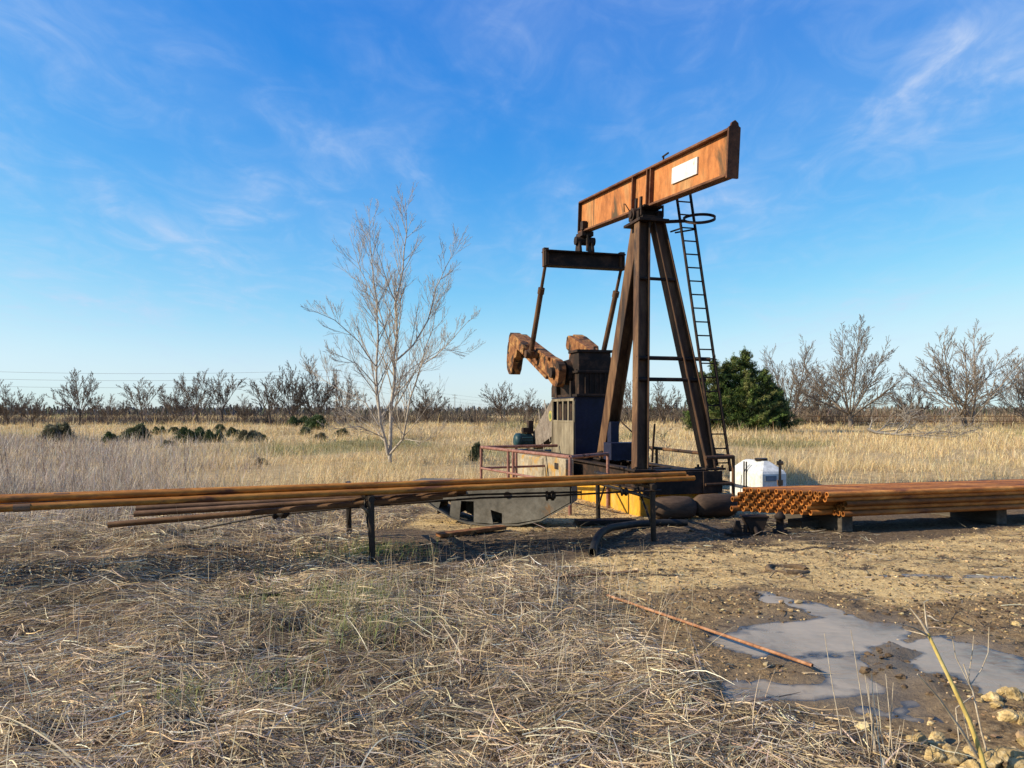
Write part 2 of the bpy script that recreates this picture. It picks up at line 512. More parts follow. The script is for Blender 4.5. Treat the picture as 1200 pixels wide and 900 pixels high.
def mth0(nt, a, k):
    q = nt.nodes.new('ShaderNodeMath'); q.operation = 'MULTIPLY'; nt.links.new(a, q.inputs[0]); q.inputs[1].default_value = k; return q.outputs[0]


c = mix(nt, soft(s1.outputs[1], n_a.outputs[0], .9), soil, tan_c)
n_k = noise(nt, .9, 10, .66, mo_.outputs[0], .5)
tan_c = mix(nt, ramp(nt, n_k.outputs[0], [(.47, (0, 0, 0)), (.62, (.8, .8, .8))]).outputs[0], tan_c, mud_c)
c = mix(nt, soft(s1.outputs[1], n_a.outputs[0], .9), soil, tan_c)
c = mix(nt, soft(s1.outputs[0], n_a.outputs[0], .9), c, mud_c)
c = mix(nt, soft(mth0(nt, s1.outputs[2], .56), n_o.outputs[0], 5.5), c, oil_c)
c = mix(nt, s2.outputs[0], c, fld_c)
c = mix(nt, s2.outputs[1], c, grn_c)
c = mix(nt, s2.outputs[2], c, ramp(nt, n_a.outputs[0], [(.35, (.10, .075, .05)), (.65, (.21, .165, .12))]).outputs[0])
nt.links.new(c, b.inputs['Base Color'])
rr = nt.nodes.new('ShaderNodeMapRange'); nt.links.new(s2.outputs[2], rr.inputs[0]); rr.inputs[3].default_value = .95; rr.inputs[4].default_value = .45
nt.links.new(rr.outputs[0], b.inputs['Roughness']); b.inputs['Specular IOR Level'].default_value = .25
hsum = nt.nodes.new('ShaderNodeMath'); hsum.operation = 'MULTIPLY_ADD'
nt.links.new(n_c.outputs[0], hsum.inputs[0]); hsum.inputs[1].default_value = .3; nt.links.new(n_b.outputs[0], hsum.inputs[2])
bump(nt, b, hsum.outputs[0], .9, .05)
ground = np_mesh('ground', np.stack([gx, gy, gzv], 1), gfaces, m, {'zone': z1, 'zone_far': z2}, True)
tag(ground, 'dry prairie soil with tan gravel, mud and dark oil-stained earth', 'ground', kind='structure')

# shallow muddy water standing in the hollows
m, nt, b = newmat('muddy_water')
v = coords(nt)
n1 = noise(nt, 1.3, 6, .6, v, .6); n2 = noise(nt, 5, 3, .5, coords(nt, (1, 2.4, 1)))
nt.links.new(ramp(nt, n1.outputs[0], [(.34, (.15, .105, .06)), (.46, (.27, .215, .15)), (.62, (.34, .285, .22))]).outputs[0], b.inputs['Base Color'])
nt.links.new(ramp(nt, n1.outputs[0], [(.35, (.12,) * 3), (.65, (.42,) * 3)]).outputs[0], b.inputs['Roughness'])
b.inputs['IOR'].default_value = 1.33; b.inputs['Specular IOR Level'].default_value = .20
bump(nt, b, n2.outputs[0], .35, .03)
WL = -.026
wx, wy = np.meshgrid(np.arange(1.0, 7.0, .035), np.arange(3.4, 8.2, .035)); sh_ = wx.shape
wx, wy = wx.ravel(), wy.ravel(); dep = WL - gh(wx, wy)
ii = (np.arange(sh_[0] - 1)[:, None] * sh_[1] + np.arange(sh_[1] - 1)[None]).ravel()
wq = np.stack([ii, ii + 1, ii + sh_[1] + 1, ii + sh_[1]], 1)
wq = wq[(dep[wq] > -.02).any(1)]
a3 = nt.nodes.new('ShaderNodeVertexColor'); a3.layer_name = 'depth'
nd_ = noise(nt, 9, 6, .65, v)
dm = nt.nodes.new('ShaderNodeMath'); dm.operation = 'MULTIPLY_ADD'; nt.links.new(nd_.outputs[0], dm.inputs[0]); dm.inputs[1].default_value = .5; nt.links.new(a3.outputs[0], dm.inputs[2])
tr_ = nt.nodes.new('ShaderNodeBsdfTransparent'); gl_ = nt.nodes.new('ShaderNodeBsdfGlossy'); gl_.inputs['Roughness'].default_value = .3
clear = nt.nodes.new('ShaderNodeMixShader'); fr_ = nt.nodes.new('ShaderNodeFresnel'); fr_.inputs[0].default_value = 1.33
nt.links.new(fr_.outputs[0], clear.inputs[0]); nt.links.new(tr_.outputs[0], clear.inputs[1]); nt.links.new(gl_.outputs[0], clear.inputs[2])
ms_ = nt.nodes.new('ShaderNodeMixShader'); nt.links.new(ramp(nt, dm.outputs[0], [(.22, (0, 0, 0)), (.62, (1, 1, 1))]).outputs[0], ms_.inputs[0])
nt.links.new(clear.outputs[0], ms_.inputs[1]); nt.links.new(b.outputs[0], ms_.inputs[2]); nt.links.new(ms_.outputs[0], nt.nodes['Material Output'].inputs[0])
o = np_mesh('water', np.stack([wx, wy, np.full(len(wx), WL)], 1), wq, m, {'depth': np.repeat(np.clip(dep / .03, 0, 1)[:, None], 3, 1)}, True)
tag(o, 'grey muddy puddle in the bare earth at right', 'puddle', kind='structure')


# ------------------------------------------------------------------ blades: straw, grass, brush
def blades(P, az, L, W, pitch, curve, K, roll, tint, follow=False, lift=None, taper=.25, zfun=gh):
    "ribbons: base points P (n,2), heading az, length, width, pitch from the ground, change of pitch along the blade"
    n = len(P)
    t = np.linspace(0, 1, K + 1)
    ang = pitch[:, None] + curve[:, None] * t[None, :]
    seg = (L / K)[:, None]
    ds = np.cos(ang) * seg; dz = np.sin(ang) * seg
    hs = np.concatenate([np.zeros((n, 1)), np.cumsum(ds[:, :-1], 1)], 1)
    zz = np.concatenate([np.zeros((n, 1)), np.cumsum(dz[:, :-1], 1)], 1)
    wob = RNG.normal(0, .018, (n, 1)) * t[None, :] ** 2 * L[:, None] * 4
    ca, sa = np.cos(az)[:, None], np.sin(az)[:, None]
    cx = P[:, 0:1] + ca * hs - sa * wob; cy = P[:, 1:2] + sa * hs + ca * wob
    if follow: z0 = zfun(cx.ravel(), cy.ravel()).reshape(cx.shape)
    else: z0 = zfun(P[:, 0], P[:, 1])[:, None]
    cz = z0 + zz + (lift[:, None] if lift is not None else 0)
    w = (W / 2)[:, None] * (1 - (1 - taper) * t[None, :] ** 1.5)
    rx, rz = np.cos(roll)[:, None], np.sin(roll)[:, None]
    sx, sy, sz = -sa * rx * w, ca * rx * w, rz * w
    A = np.stack([cx + sx, cy + sy, cz + sz], -1); B = np.stack([cx - sx, cy - sy, cz - sz], -1)
    verts = np.stack([A, B], 2).reshape(-1, 3)
    base = (np.arange(n) * (K + 1) * 2)[:, None] + (np.arange(K) * 2)[None, :]
    base = base.ravel()
    faces = np.stack([base, base + 1, base + 3, base + 2], 1)
    tv = np.repeat(tint, (K + 1) * 2, 0)
    return verts, faces, tv


def join(name, parts, mat):
    off = 0; V_, F_, T_ = [], [], []
    for v, f, t in parts:
        V_.append(v); F_.append(f + off); T_.append(t); off += len(v)
    return np_mesh(name, np.concatenate(V_), np.concatenate(F_), mat, np.concatenate(T_))


def palette(n, cols, jitter=.18, wts=None):
    c = np.array(cols)[RNG.choice(len(cols), n, p=wts)]
    return np.clip(c * RNG.normal(1, jitter, (n, 1)) * RNG.normal(1, .04, (n, 3)), .005, .9)


def scatter(n, x0, x1, y0, y1, fun, wedge=None):
    x = RNG.uniform(x0, x1, n); y = RNG.uniform(y0, y1, n)
    if wedge: k = np.abs(x) < wedge * y + 1.0; x, y = x[k], y[k]
    k = RNG.random(len(x)) < fun(x, y)
    return np.stack([x[k], y[k]], 1)


STRAW = [(.58, .43, .24), (.72, .575, .37), (.40, .295, .185), (.23, .175, .13), (.52, .44, .355), (.11, .075, .045), (.84, .72, .54)]
SW = [.2, .19, .17, .14, .14, .1, .06]


def straw_gap(x, y):
    "a line under the pipes, where little straw lies"
    return np.exp(-((y - 9.15 - .10 * (x + 1.5) + .15 * np.sin(x * .9)) / .34) ** 2) * sstep(1.5, 0, x)


def straw_density(x, y):
    patch = sstep(.25, .55, fbm(x * 1.7 + 40, y * 1.7))
    return np.clip(straw_mask(x, y) * (.22 + .78 * patch) * (1 - .85 * straw_gap(x, y)), 0, 1)


parts = []
for (y0, y1, per) in ((2.4, 4.2, 2500), (4.2, 5.8, 3000), (5.8, 8, 2000), (8, 11, 1100), (11, 17, 380)):
    hw = .75 * y1 + .6
    n = int(per * (y1 - y0) * 2 * hw)
    P = scatter(n, -hw, hw, y0, y1, straw_density, .75)
    n = len(P)
    flow = fbm(P[:, 0] * .8 + 7, P[:, 1] * .8) * 11 + RNG.normal(0, .95, n)
    L = RNG.gamma(2.8, .055, n) + .05
    W = RNG.uniform(.0024, .0066, n) * (1 + .05 * y0)
    up = RNG.exponential(.10, n) - .05
    T = palette(n, STRAW, .2, SW)
    wz = fbm(P[:, 0] * .9, P[:, 1] * .9 + 30)
    T = T * (.46 + .98 * wz)[:, None]
    parts.append(blades(P, flow, L, W, up, -up * 1.6 + RNG.normal(0, .25, n), 4, RNG.uniform(-1.2, 1.2, n), T, True,
                        RNG.exponential(.022, n) + .004))
def debris_density(x, y):
    oil = polymask(x, y, POLY_OIL, .5); tan_ = polymask(x, y, POLY_TAN, .5); pad_ = polymask(x, y, POLY_PAD, .6); mud_ = polymask(x, y, POLY_MUD, .4)
    return np.clip((oil * .8 + tan_ * .35 + pad_ * .55 + mud_ * .35) * (1 - polymask(x, y, PUDDLE, .1)) * (.15 + .85 * sstep(.4, .62, fbm(x * 1.4 + 3, y * 2.4))), 0, 1)


P = scatter(60000, -4, 10, 4, 17, debris_density, .75); n = len(P)
T = palette(n, STRAW, .2, SW) * RNG.choice([.3, .55, .8], (n, 1))
parts.append(blades(P, RNG.uniform(0, 6.3, n), RNG.gamma(3, .035, n) + .03, RNG.uniform(.004, .010, n), RNG.exponential(.12, n), RNG.normal(-.15, .25, n), 3, RNG.uniform(-1.2, 1.2, n), T, True, RNG.exponential(.008, n) + .003))
tag(join('dry_straw', parts, straw_mat), 'matted flattened dry straw covering the left foreground', 'dry grass', kind='stuff')

# stalks still standing in the straw, plus thin ones along the mud
parts = []


def stand_density(x, y):
    p = sstep(.4, .62, fbm(x * .8 + 11, y * .8 + 3))
    edge = polymask(x, y, gp((690, 668), (1000, 700), (1000, 905), (640, 905), (640, 700)), .4)
    near_pad = polymask(x, y, gp((380, 668), (760, 668), (800, 760), (420, 760)), .4)
    return np.clip(straw_mask(x, y) * (.12 + .6 * p) + .5 * near_pad + .35 * edge * straw_mask(x - .25, y - .1), 0, 1)


P = scatter(7600, -8, 6, 3.2, 11, stand_density, .75); n = len(P)
L = RNG.gamma(4, .05, n) + .05
T = palette(n, [(.66, .53, .34), (.54, .42, .26), (.72, .61, .44), (.38, .29, .2)], .15)
parts.append(blades(P, RNG.uniform(0, 2 * PI, n), L, RNG.uniform(.003, .0055, n), RNG.normal(1.3, .28, n), RNG.normal(-.1, .3, n), 5,
                    RNG.uniform(-.3, .3, n), T))
# long bent leaves lying over the mat
P = scatter(260, -7, 3, 3.3, 8, straw_mask, .75); n = len(P)
T = palette(n, [(.60, .50, .33), (.55, .44, .26), (.62, .56, .44)], .12)
parts.append(blades(P, RNG.uniform(0, 2 * PI, n), RNG.uniform(.25, .8, n), RNG.uniform(.006, .011, n), RNG.uniform(.05, .6, n), RNG.uniform(-.9, -.1, n), 8,
                    RNG.uniform(-.8, .8, n), T, False, RNG.uniform(0, .04, n)))
# new green shoots
GSP = [(*G(px, py)[:2], rr_) for px, py, rr_ in ((235, 822, .22), (330, 800, .28), (420, 735, .45), (360, 700, .5), (445, 700, .4), (395, 648, .35), (470, 648, .4))]


def green_spots(x, y):
    q = sum(np.exp(-((x - a) ** 2 + (y - b_) ** 2) / c_ ** 2) for a, b_, c_ in GSP)
    return np.clip(q * (.3 + .7 * sstep(.4, .6, fbm(x * 3, y * 3))), 0, 1)


P = scatter(42000, -4.5, 1.0, 3.8, 10.5, green_spots); n = len(P)
T = palette(n, [(.20, .26, .07), (.28, .32, .11), (.36, .36, .16)], .15)
parts.append(blades(P, RNG.uniform(0, 2 * PI, n), RNG.uniform(.07, .2, n), RNG.uniform(.003, .006, n), RNG.normal(1.2, .3, n), RNG.normal(-.7, .4, n), 3,
                    RNG.uniform(-.3, .3, n), T))
tag(join('standing_stalks', parts, straw_mat), 'thin dry stalks and long bent leaves standing out of the flattened straw', 'dry grass', kind='stuff')


# prairie grass of the field
def field_density(x, y):
    return (1 - polymask(x, y, BARE, .7)) * (.12 + .88 * sstep(.34, .6, fbm(x * .3, y * .3)))


def tufts(C, k, sp):
    "k blades fanning out of every tuft"
    off = RNG.normal(0, 1, (len(C), k, 2)) * sp
    P_ = (C[:, None] + off).reshape(-1, 2); a_ = np.arctan2(off[..., 1], off[..., 0]).ravel() + RNG.normal(0, .6, len(P_))
    return P_, a_, np.repeat(RNG.gamma(6, 1 / 6, len(C)), k)


parts = []
GOLD = [(.72, .52, .25), (.82, .64, .36), (.60, .42, .19), (.76, .62, .39), (.40, .28, .14)]
GREY = [(.40, .325, .26), (.52, .44, .36), (.24, .185, .15), (.58, .51, .43)]


def field_tint(P, n):
    T = palette(n, GOLD, .16)
    g = palette(n, GREY, .16)
    left = sstep(-.26, -.56, P[:, 0] / P[:, 1] + .12 * (fbm(P[:, 0] * .2, P[:, 1] * .2) - .5)) * sstep(60, 32, P[:, 1])
    k = RNG.random(n) < left
    T[k] = g[k]
    gr = sstep(.60, .72, fbm(P[:, 0] * .12 + 2, P[:, 1] * .07 + 1)) * sstep(20, 30, P[:, 1])
    k = RNG.random(n) < gr * .6
    T[k] = palette(int(k.sum()), [(.20, .21, .07), (.27, .26, .10), (.32, .28, .13)], .15)
    br = sstep(.52, .7, fbm(P[:, 0] * .16 + 31, P[:, 1] * .08 + 9))
    T = T * (1 - .30 * br)[:, None]
    return T


for (y0, y1, per, wd, lmin, lmax, K) in ((11, 17, 260, .008, .12, .45, 4), (17, 26, 150, .012, .18, .6, 4), (26, 42, 62, .02, .2, .65, 3),
                                        (42, 70, 22, .035, .25, .7, 3), (70, 130, 7, .07, .3, .8, 2), (130, 320, .8, .3, .4, .9, 2)):
    hw = .8 * y1 + 2
    n = int(per * (y1 - y0) * 2 * hw)
    P = scatter(n // 4, -hw, hw, y0, y1, field_density, .8); P, az_, tl = tufts(P, 7, .05 + .0022 * y0); n = len(P)
    L = RNG.uniform(lmin, lmax, n) * tl * (.15 + 1.15 * fbm(P[:, 0] * .22 + 5, P[:, 1] * .22, 4))
    parts.append(blades(P, az_, L, RNG.uniform(.45, 1.1, n) * wd * .8, RNG.normal(1.05, .34, n), RNG.normal(-.7, .6, n), K,
                        RNG.uniform(-.4, .4, n), field_tint(P, n), taper=.2))
tag(join('prairie_grass', parts, straw_mat), 'golden dead prairie grass filling the field behind the pump jack', 'grass', kind='stuff')


# tall grey weeds on the left
def weed_density(x, y):
    q = x / y
    return sstep(-.30, -.56, q + .25 * (fbm(x * .25, y * .25) - .5)) * (.25 + .75 * sstep(.3, .55, fbm(x * .5 + 3, y * .5)))


parts = []
for (y0, y1, per, wd) in ((13.5, 20, 75, .010), (20, 32, 40, .016), (32, 50, 14, .028)):
    P = scatter(int(per * (y1 - y0) * y1 * .16), -.85 * y1, -.1 * y1, y0, y1, weed_density); P, az_, tl = tufts(P, 7, .09); n = len(P)
    L = RNG.uniform(.25, .8, n) * tl * (.1 + 1.1 * fbm(P[:, 0] * .35, P[:, 1] * .35, 4))
    parts.append(blades(P, az_, L, RNG.uniform(.4, 1.2, n) * wd, RNG.normal(1.2, .3, n), RNG.normal(-.2, .4, n), 4,
                        RNG.uniform(-.3, .3, n), palette(n, GREY + [(.16, .12, .10), (.30, .22, .15)], .18), taper=.35))
tag(join('tall_weeds', parts, straw_mat), 'tall grey-brown dead weeds standing at the left edge of the field', 'weeds', kind='stuff')

# pebbles on the tan gravel and the pad
P = np.concatenate([scatter(34000, 0, 12, 6.6, 12.5, lambda x, y: np.clip(polymask(x, y, POLY_TAN, .5) * .55 + .12 * polymask(x, y, POLY_MUD, .3) * (1 - np.maximum(polymask(x, y, PUDDLE, .1), 0)), 0, 1)),
                    scatter(14000, -2, 5.5, 11, 18, lambda x, y: polymask(x, y, POLY_PAD, .5) * .7),
                    scatter(9000, .6, 4.5, 3.6, 8, lambda x, y: polymask(x, y, POLY_MUD, .3) * (1 - polymask(x, y, PUDDLE, .15)) * .5)])
n = len(P)
iv, if_ = ICO[0]
iv = np.array(iv); if_ = np.array(if_)
sz = RNG.gamma(1.4, .0030, n) + .0035
q = iv[None] * (1 + RNG.normal(0, .22, (n, 12, 1))) * sz[:, None, None] * np.array([1.2, 1, .7])
ang = RNG.uniform(0, 6.3, n); ca, sa = np.cos(ang)[:, None], np.sin(ang)[:, None]
qx = q[..., 0] * ca - q[..., 1] * sa; qy = q[..., 0] * sa + q[..., 1] * ca
vv = np.stack([qx + P[:, 0:1], qy + P[:, 1:2], q[..., 2] + (gh(P[:, 0], P[:, 1]) + sz * .25)[:, None]], -1).reshape(-1, 3)
ff = (if_[None] + (np.arange(n) * 12)[:, None, None]).reshape(-1, 3)
tt = np.repeat(palette(n, [(.38, .27, .14), (.48, .36, .20), (.27, .18, .095), (.11, .075, .045), (.31, .22, .125), (.07, .05, .032)], .25), 12, 0)
tag(np_mesh('gravel', vv, ff, pebble_mat, tt), 'loose tan pebbles scattered over the bare ground', 'gravel', kind='stuff')


# ------------------------------------------------------------------ pump jack
BL = 1.11
ROT = math.atan2(.27, .963)
PJ0 = (2.42, 13.87, 0)


def pj(p):
    "(across, back, up) as measured -> metres in the pump jack's own frame"
    return (p[0] * BL, p[1] * BL, p[2] * BL - .187)


def PB(): return MB(pj)


root = empty('pump_jack', PJ0, ROT)
tag(root, 'rusty oil pump jack without its horse head, with a ladder up its legs', 'pump jack')

bz = lambda a: 5.089 + (a + 2.57) / 5.47 * .48        # centre line of the beam
bd = Vector((0, 5.47, .48)).normalized(); bu = Vector((0, -bd.z, bd.y))
w = PB()
w.ibeam((0, -2.57, bz(-2.57)), (0, 2.9, bz(2.9)), .618, .17, .022, .034, miw=0, mif=1)
beam = w.build('walking_beam', [beam_web, beam_flange], root, .004)
RB = Matrix((Vector((1, 0, 0)), bd, bu)).transposed()
for a in (.383, -.17, -.30):
    w = PB()
    for s in (-1, 1): w.box((s * .047, a, bz(a)), (.068, .028, .546), 0, RB)
    w.build('stiffener', beam_flange, beam, .003)
w = PB()
w.prism([(-.088, -.335), (.088, -.335), (.088, .315), (.06, .33), (.05, .37), (0, .405), (-.05, .37), (-.06, .33), (-.088, .315)], (0, -2.59, bz(-2.59)), (1, 0, 0), bu, .035)
w.build('end_plate', beam_flange, beam, .004)
w = PB(); w.box((0, 2.917, bz(2.917)), (.16, .03, .60), 0, RB); w.build('end_plate', dark_steel, beam, .003)
w = PB(); w.box((-.026, -1.34, bz(-1.34) + .02), (.024, .76, .235), 0, RB); w.build('sign_plate', white_paint, beam)
w = PB(); w.box((-.075, 2.62, bz(2.62) - .2), (.09, .13, .16), 0, RB); w.build('bracket', dark_steel, beam)
for a in (-.02, .16):
    w = PB(); w.box((-.10, a, bz(a) - .22), (.03, .06, .2), 0, RB); w.build('bracket', dark_steel, beam)
w = PB(); w.box((-.02, -.72, bz(-.72) + .40), (.02, .2, .02)); w.box((-.02, -.66, bz(-.7) + .355), (.02, .02, .1)); w.build('bracket', dark_steel, beam)

# centre bearing
w = PB()
w.box((0, 0, 4.765), (.52, .62, .045)); w.box((0, 0, 4.815), (.36, .5, .05))
w.tube([(-.26, 0, 4.895), (.26, 0, 4.895)], .10, 14)
for s in (-1, 1):
    w.box((s * .17, 0, 4.87), (.09, .34, .12)); w.tube([(s * .285, 0, 4.895), (s * .26, 0, 4.895)], .06, 10)
    for a in (-.22, .22): w.tube([(s * .19, a, 4.84), (s * .19, a, 5.02)], .018, 6)
w.box((0, 0, 4.985), (.34, .56, .035))
w.tube([(-.27, .05, 4.97), (-.33, .08, 5.08), (-.3, .2, 5.12), (-.25, .3, 5.02)], .01, 6)
cb = w.build('center_bearing', dark_steel, root, .004)


def leg(p0, p1, depth, width, up):
    w = PB(); w.ibeam(p0, p1, depth, width, .018, .024, up)
    return w.build('leg', leg_rust, root, .004)


fl, fr = Vector((-.573, -1.0, .86)), Vector((.588, -1.0, .86))
tl, tr = Vector((-.13, -.14, 4.745)), Vector((.13, -.14, 4.745))
rl, rt = Vector((0, 1.72, .86)), Vector((0, .2, 4.745))
leg(fl, tl, .20, .19, (1, 0, 0)); leg(fr, tr, .20, .19, (1, 0, 0)); leg(rl, rt, .22, .30, (1, 0, 0))
for p in (fl, fr, rl):
    w = PB(); w.box((p.x, p.y, .845), (.34, .34, .03))
    for sx in (-1, 1):
        for sy in (-1, 1): w.tube([(p.x + sx * .13, p.y + sy * .13, .86), (p.x + sx * .13, p.y + sy * .13, .90)], .02, 6)
    w.build('foot_plate', dark_steel, root, .003)
at = lambda a, b_, z: a.lerp(b_, (z - a.z) / (b_.z - a.z))
for z, ext, r in ((3.80, 0, .026), (2.53, .28, .032), (2.2, .12, .03)):
    pa, pb = at(fl, tl, z), at(fr, tr, z)
    w = PB(); w.tube([pa - Vector((.1, .06, 0)), pb + Vector((.1 + ext, -.06 + .02, 0))], r, 8)
    w.build('cross_brace', dark_steel, root)

# equalizer, tail bearing, pitman arms
w = PB()
w.box((0, 2.8, 4.70), (1.64, .03, .25)); w.box((0, 2.8, 4.838), (1.68, .26, .028)); w.box((0, 2.8, 4.562), (1.66, .24, .028))
for s in (-1, 1): w.box((s * .815, 2.8, 4.70), (.03, .22, .246))
eq = w.build('equalizer', dark_steel, root, .004)
w = PB()
for s in (-1, 1): w.prism([(-.14, -.01), (.14, -.01), (.07, .27), (-.07, .27)], (s * .13, 2.76, 4.854), (0, 1, 0), (0, 0, 1), .05)
w.tube([(-.2, 2.76, 5.07), (.2, 2.76, 5.07)], .085, 12)
w.box((0, 2.76, 5.19), (.24, .34, .09)); w.tube([(0, 2.62, 4.853), (0, 2.60, 5.16)], .03, 8)
w.build('tail_bearing', dark_steel, root, .004)
for s in (-1, 1):
    p0 = Vector((s * .80, 2.80, 4.60)); p1 = Vector((s * .80, 3.78, 2.90)); q = p0.lerp(p1, .28)
    w = PB()
    w.tube([p0 + Vector((0, 0, .2)), p0, q], .034, 8); w.tube([q, p1], .055, 10)
    w.tube([p0.lerp(p1, .26), p0.lerp(p1, .32)], .07, 10); w.tube([p0.lerp(p1, .95), p1], .085, 10)
    w.tube([(s * .66, 3.78, 2.90), (s * .92, 3.78, 2.90)], .085, 12)
    w.box((s * .80, 2.8, 4.72), (.1, .12, .36))
    w.build('pitman_arm', leg_rust, root, .003)

# gear box, shaft, cranks
w = PB()
w.prism([(2.22, 1.992), (3.42, 1.992), (3.46, 2.4), (3.40, 2.62), (3.2, 2.72), (2.75, 2.74), (2.66, 2.84), (2.24, 2.84), (2.22, 2.7)], (0, 0, 0), (0, 1, 0), (0, 0, 1), .66)
w.box((0, 2.45, 2.865), (.74, .50, .05)); w.box((0, 2.83, 2.47), (.74, 1.30, .045)); w.box((0, 2.8, 2.02), (.80, 1.30, .05))
for k in range(5): w.box((-.2 + k * .1, 2.208, 2.25), (.02, .03, .40))
for k in range(6):
    for s in (-1, 1): w.tube([(s * .35, 2.3 + k * .2, 2.44), (s * .35, 2.3 + k * .2, 2.515)], .02, 6)
for s in (-1, 1): w.tube([(s * .33, 2.75, 2.47), (s * .42, 2.75, 2.47)], .24, 18)
w.tube([(.1, 2.5, 2.88), (.1, 2.5, 2.97)], .025, 8)
# raised foundry letters, too worn to read, stand as blank bosses on the front face
gbx = w.build('gearbox', dark_steel, root, .006)
w = PB(); w.tube([(-.72, 2.75, 2.47), (.72, 2.75, 2.47)], .105, 16); w.build('crank_shaft', dark_steel, root)
cd = Vector((0, 2.5, .86)).normalized(); cn = Vector((0, -cd.z, cd.y))
for s in (-1, 1):
    o = Vector((s * .57, 2.75, 2.47))
    w = PB()
    w.prism([(-.28, -.14), (-.2, -.23), (0, -.26), (.5, -.21), (2.55, -.16), (2.62, -.1), (2.62, .1), (2.55, .16), (.5, .21), (0, .26), (-.2, .23), (-.28, .14)], o, cd, cn, .15)
    for k in (1.15, 1.45, 1.75): w.tube([o + cd * k - Vector((.1, 0, 0)), o + cd * k + Vector((.1, 0, 0))], .07, 12)
    w.prism([(.3, .16), (2.5, .12), (2.5, .17), (.3, .225)], o + Vector((s * .03, 0, 0)), cd, cn, .20)
    w.prism([(.3, -.16), (2.5, -.12), (2.5, -.17), (.3, -.225)], o + Vector((s * .03, 0, 0)), cd, cn, .20)
    cr = w.build('crank', crank_rust, root, .006)
    up_ = [(1.50, .10), (1.55, .17), (1.85, .185), (2.3, .20), (2.6, .18), (2.68, .10), (2.70, -.04), (1.50, -.04)]
    dn_ = [(1.95, -.05), (2.70, -.05), (2.74, -.18), (2.70, -.52), (2.60, -.68), (2.42, -.74), (2.26, -.70), (2.18, -.56), (2.14, -.30), (1.98, -.22)]
    for prof_ in (up_, dn_):
        w = PB(); w.prism(prof_, o + Vector((s * .18, 0, 0)), cd, cn, .22)
        w.build('counterweight', crank_rust, cr, .006)

# pedestal under the gear box
w = PB()
w.box((0, 2.226, 1.405), (.80, .02, 1.13)); w.box((0, 3.52, 1.405), (.80, .02, 1.13)); w.box((.41, 2.87, 1.405), (.02, 1.27, 1.13))
w.box((0, 2.87, 1.978), (.86, 1.34, .022)); w.box((-.2, 2.9, 1.2), (.3, 1.1, .7))
ped = w.build('gearbox_pedestal', navy, root, .004)
w = PB()
w.box((-.412, 2.87, 1.17), (.02, 1.27, .66))
for k in range(5): w.box((-.412, 2.25 + k * .31, 1.71), (.022, .07, .41))
w.box((-.412, 2.87, 1.94), (.024, 1.27, .05)); w.box((-.414, 2.87, 1.52), (.024, 1.27, .04))
for a in (2.25, 3.49): w.box((-.425, a, 1.40), (.02, .05, 1.12))
w.build('side_panel', cream, ped, .003)
w = PB(); w.box((-.32, 2.87, 1.70), (.02, 1.2, .42)); w.build('slot_dark_sheet', dark_steel, ped)  # dark sheet set behind the slots as the shade inside them

# belt guard and motor
w = PB()
c1, r1, c2, r2 = Vector((3.66, 1.66)), .39, Vector((5.16, 1.06)), .20
dd = c2 - c1; th = math.atan2(dd.y, dd.x); al = math.acos((r1 - r2) / dd.length)
prof = [(c1.x + r1 * math.cos(t), c1.y + r1 * math.sin(t)) for t in np.linspace(th + al, th + 2 * PI - al, 14)]
prof += [(c2.x + r2 * math.cos(t), c2.y + r2 * math.sin(t)) for t in np.linspace(th - al, th + al, 8)]
w.prism(prof, (-.20, 0, 0), (0, 1, 0), (0, 0, 1), .2)
for k in (.3, .6): w.bar((-.305, 3.78 + 1.38 * k - .2, 1.72 - .68 * k - .45), (-.305, 3.78 + 1.38 * k + .2, 1.72 - .68 * k + .45), .03, .012, (1, 0, 0))
bg_ = w.build('belt_guard', guard_grey, root, .006)
w = PB(); w.prism([(3.98 + .115 * math.cos(t), 1.62 + .115 * math.sin(t)) for t in np.linspace(0, 2 * PI, 20)[:-1]], (-.303, 0, 0), (0, 1, 0), (0, 0, 1), .01)
em = w.build('emblem', emblem_y, bg_)
w = PB(); w.prism([(3.98 + .06 * math.cos(t), 1.62 + .06 * math.sin(t)) for t in np.linspace(0, 2 * PI, 16)[:-1]], (-.311, 0, 0), (0, 1, 0), (0, 0, 1), .008)
w.build('emblem', emblem_g, bg_)
w = PB()
mz = 1.06
w.tube([(-.76, 5.2, mz), (-.745, 5.2, mz), (-.70, 5.2, mz), (-.62, 5.2, mz), (-.60, 5.2, mz), (-.36, 5.2, mz), (-.32, 5.2, mz)], [.07, .13, .168, .17, .155, .155, .10], 20)
for k in range(14):
    t = 2 * PI * k / 14
    w.box((-.48, 5.2 + .16 * math.cos(t), mz + .16 * math.sin(t)), (.24, .012, .03), 0, Matrix.Rotation(t, 3, 'X'))
w.tube([(-.32, 5.2, mz), (-.22, 5.2, mz)], .03, 8); w.box((-.5, 5.2, .85), (.34, .3, .03))
mo = w.build('motor', teal, root, .003)
w = PB(); w.box((-.50, 5.16, 1.29), (.16, .14, .12)); w.box((-.38, 5.18, 1.36), (.12, .12, .30)); w.build('junction_box', dark_steel, mo, .01)

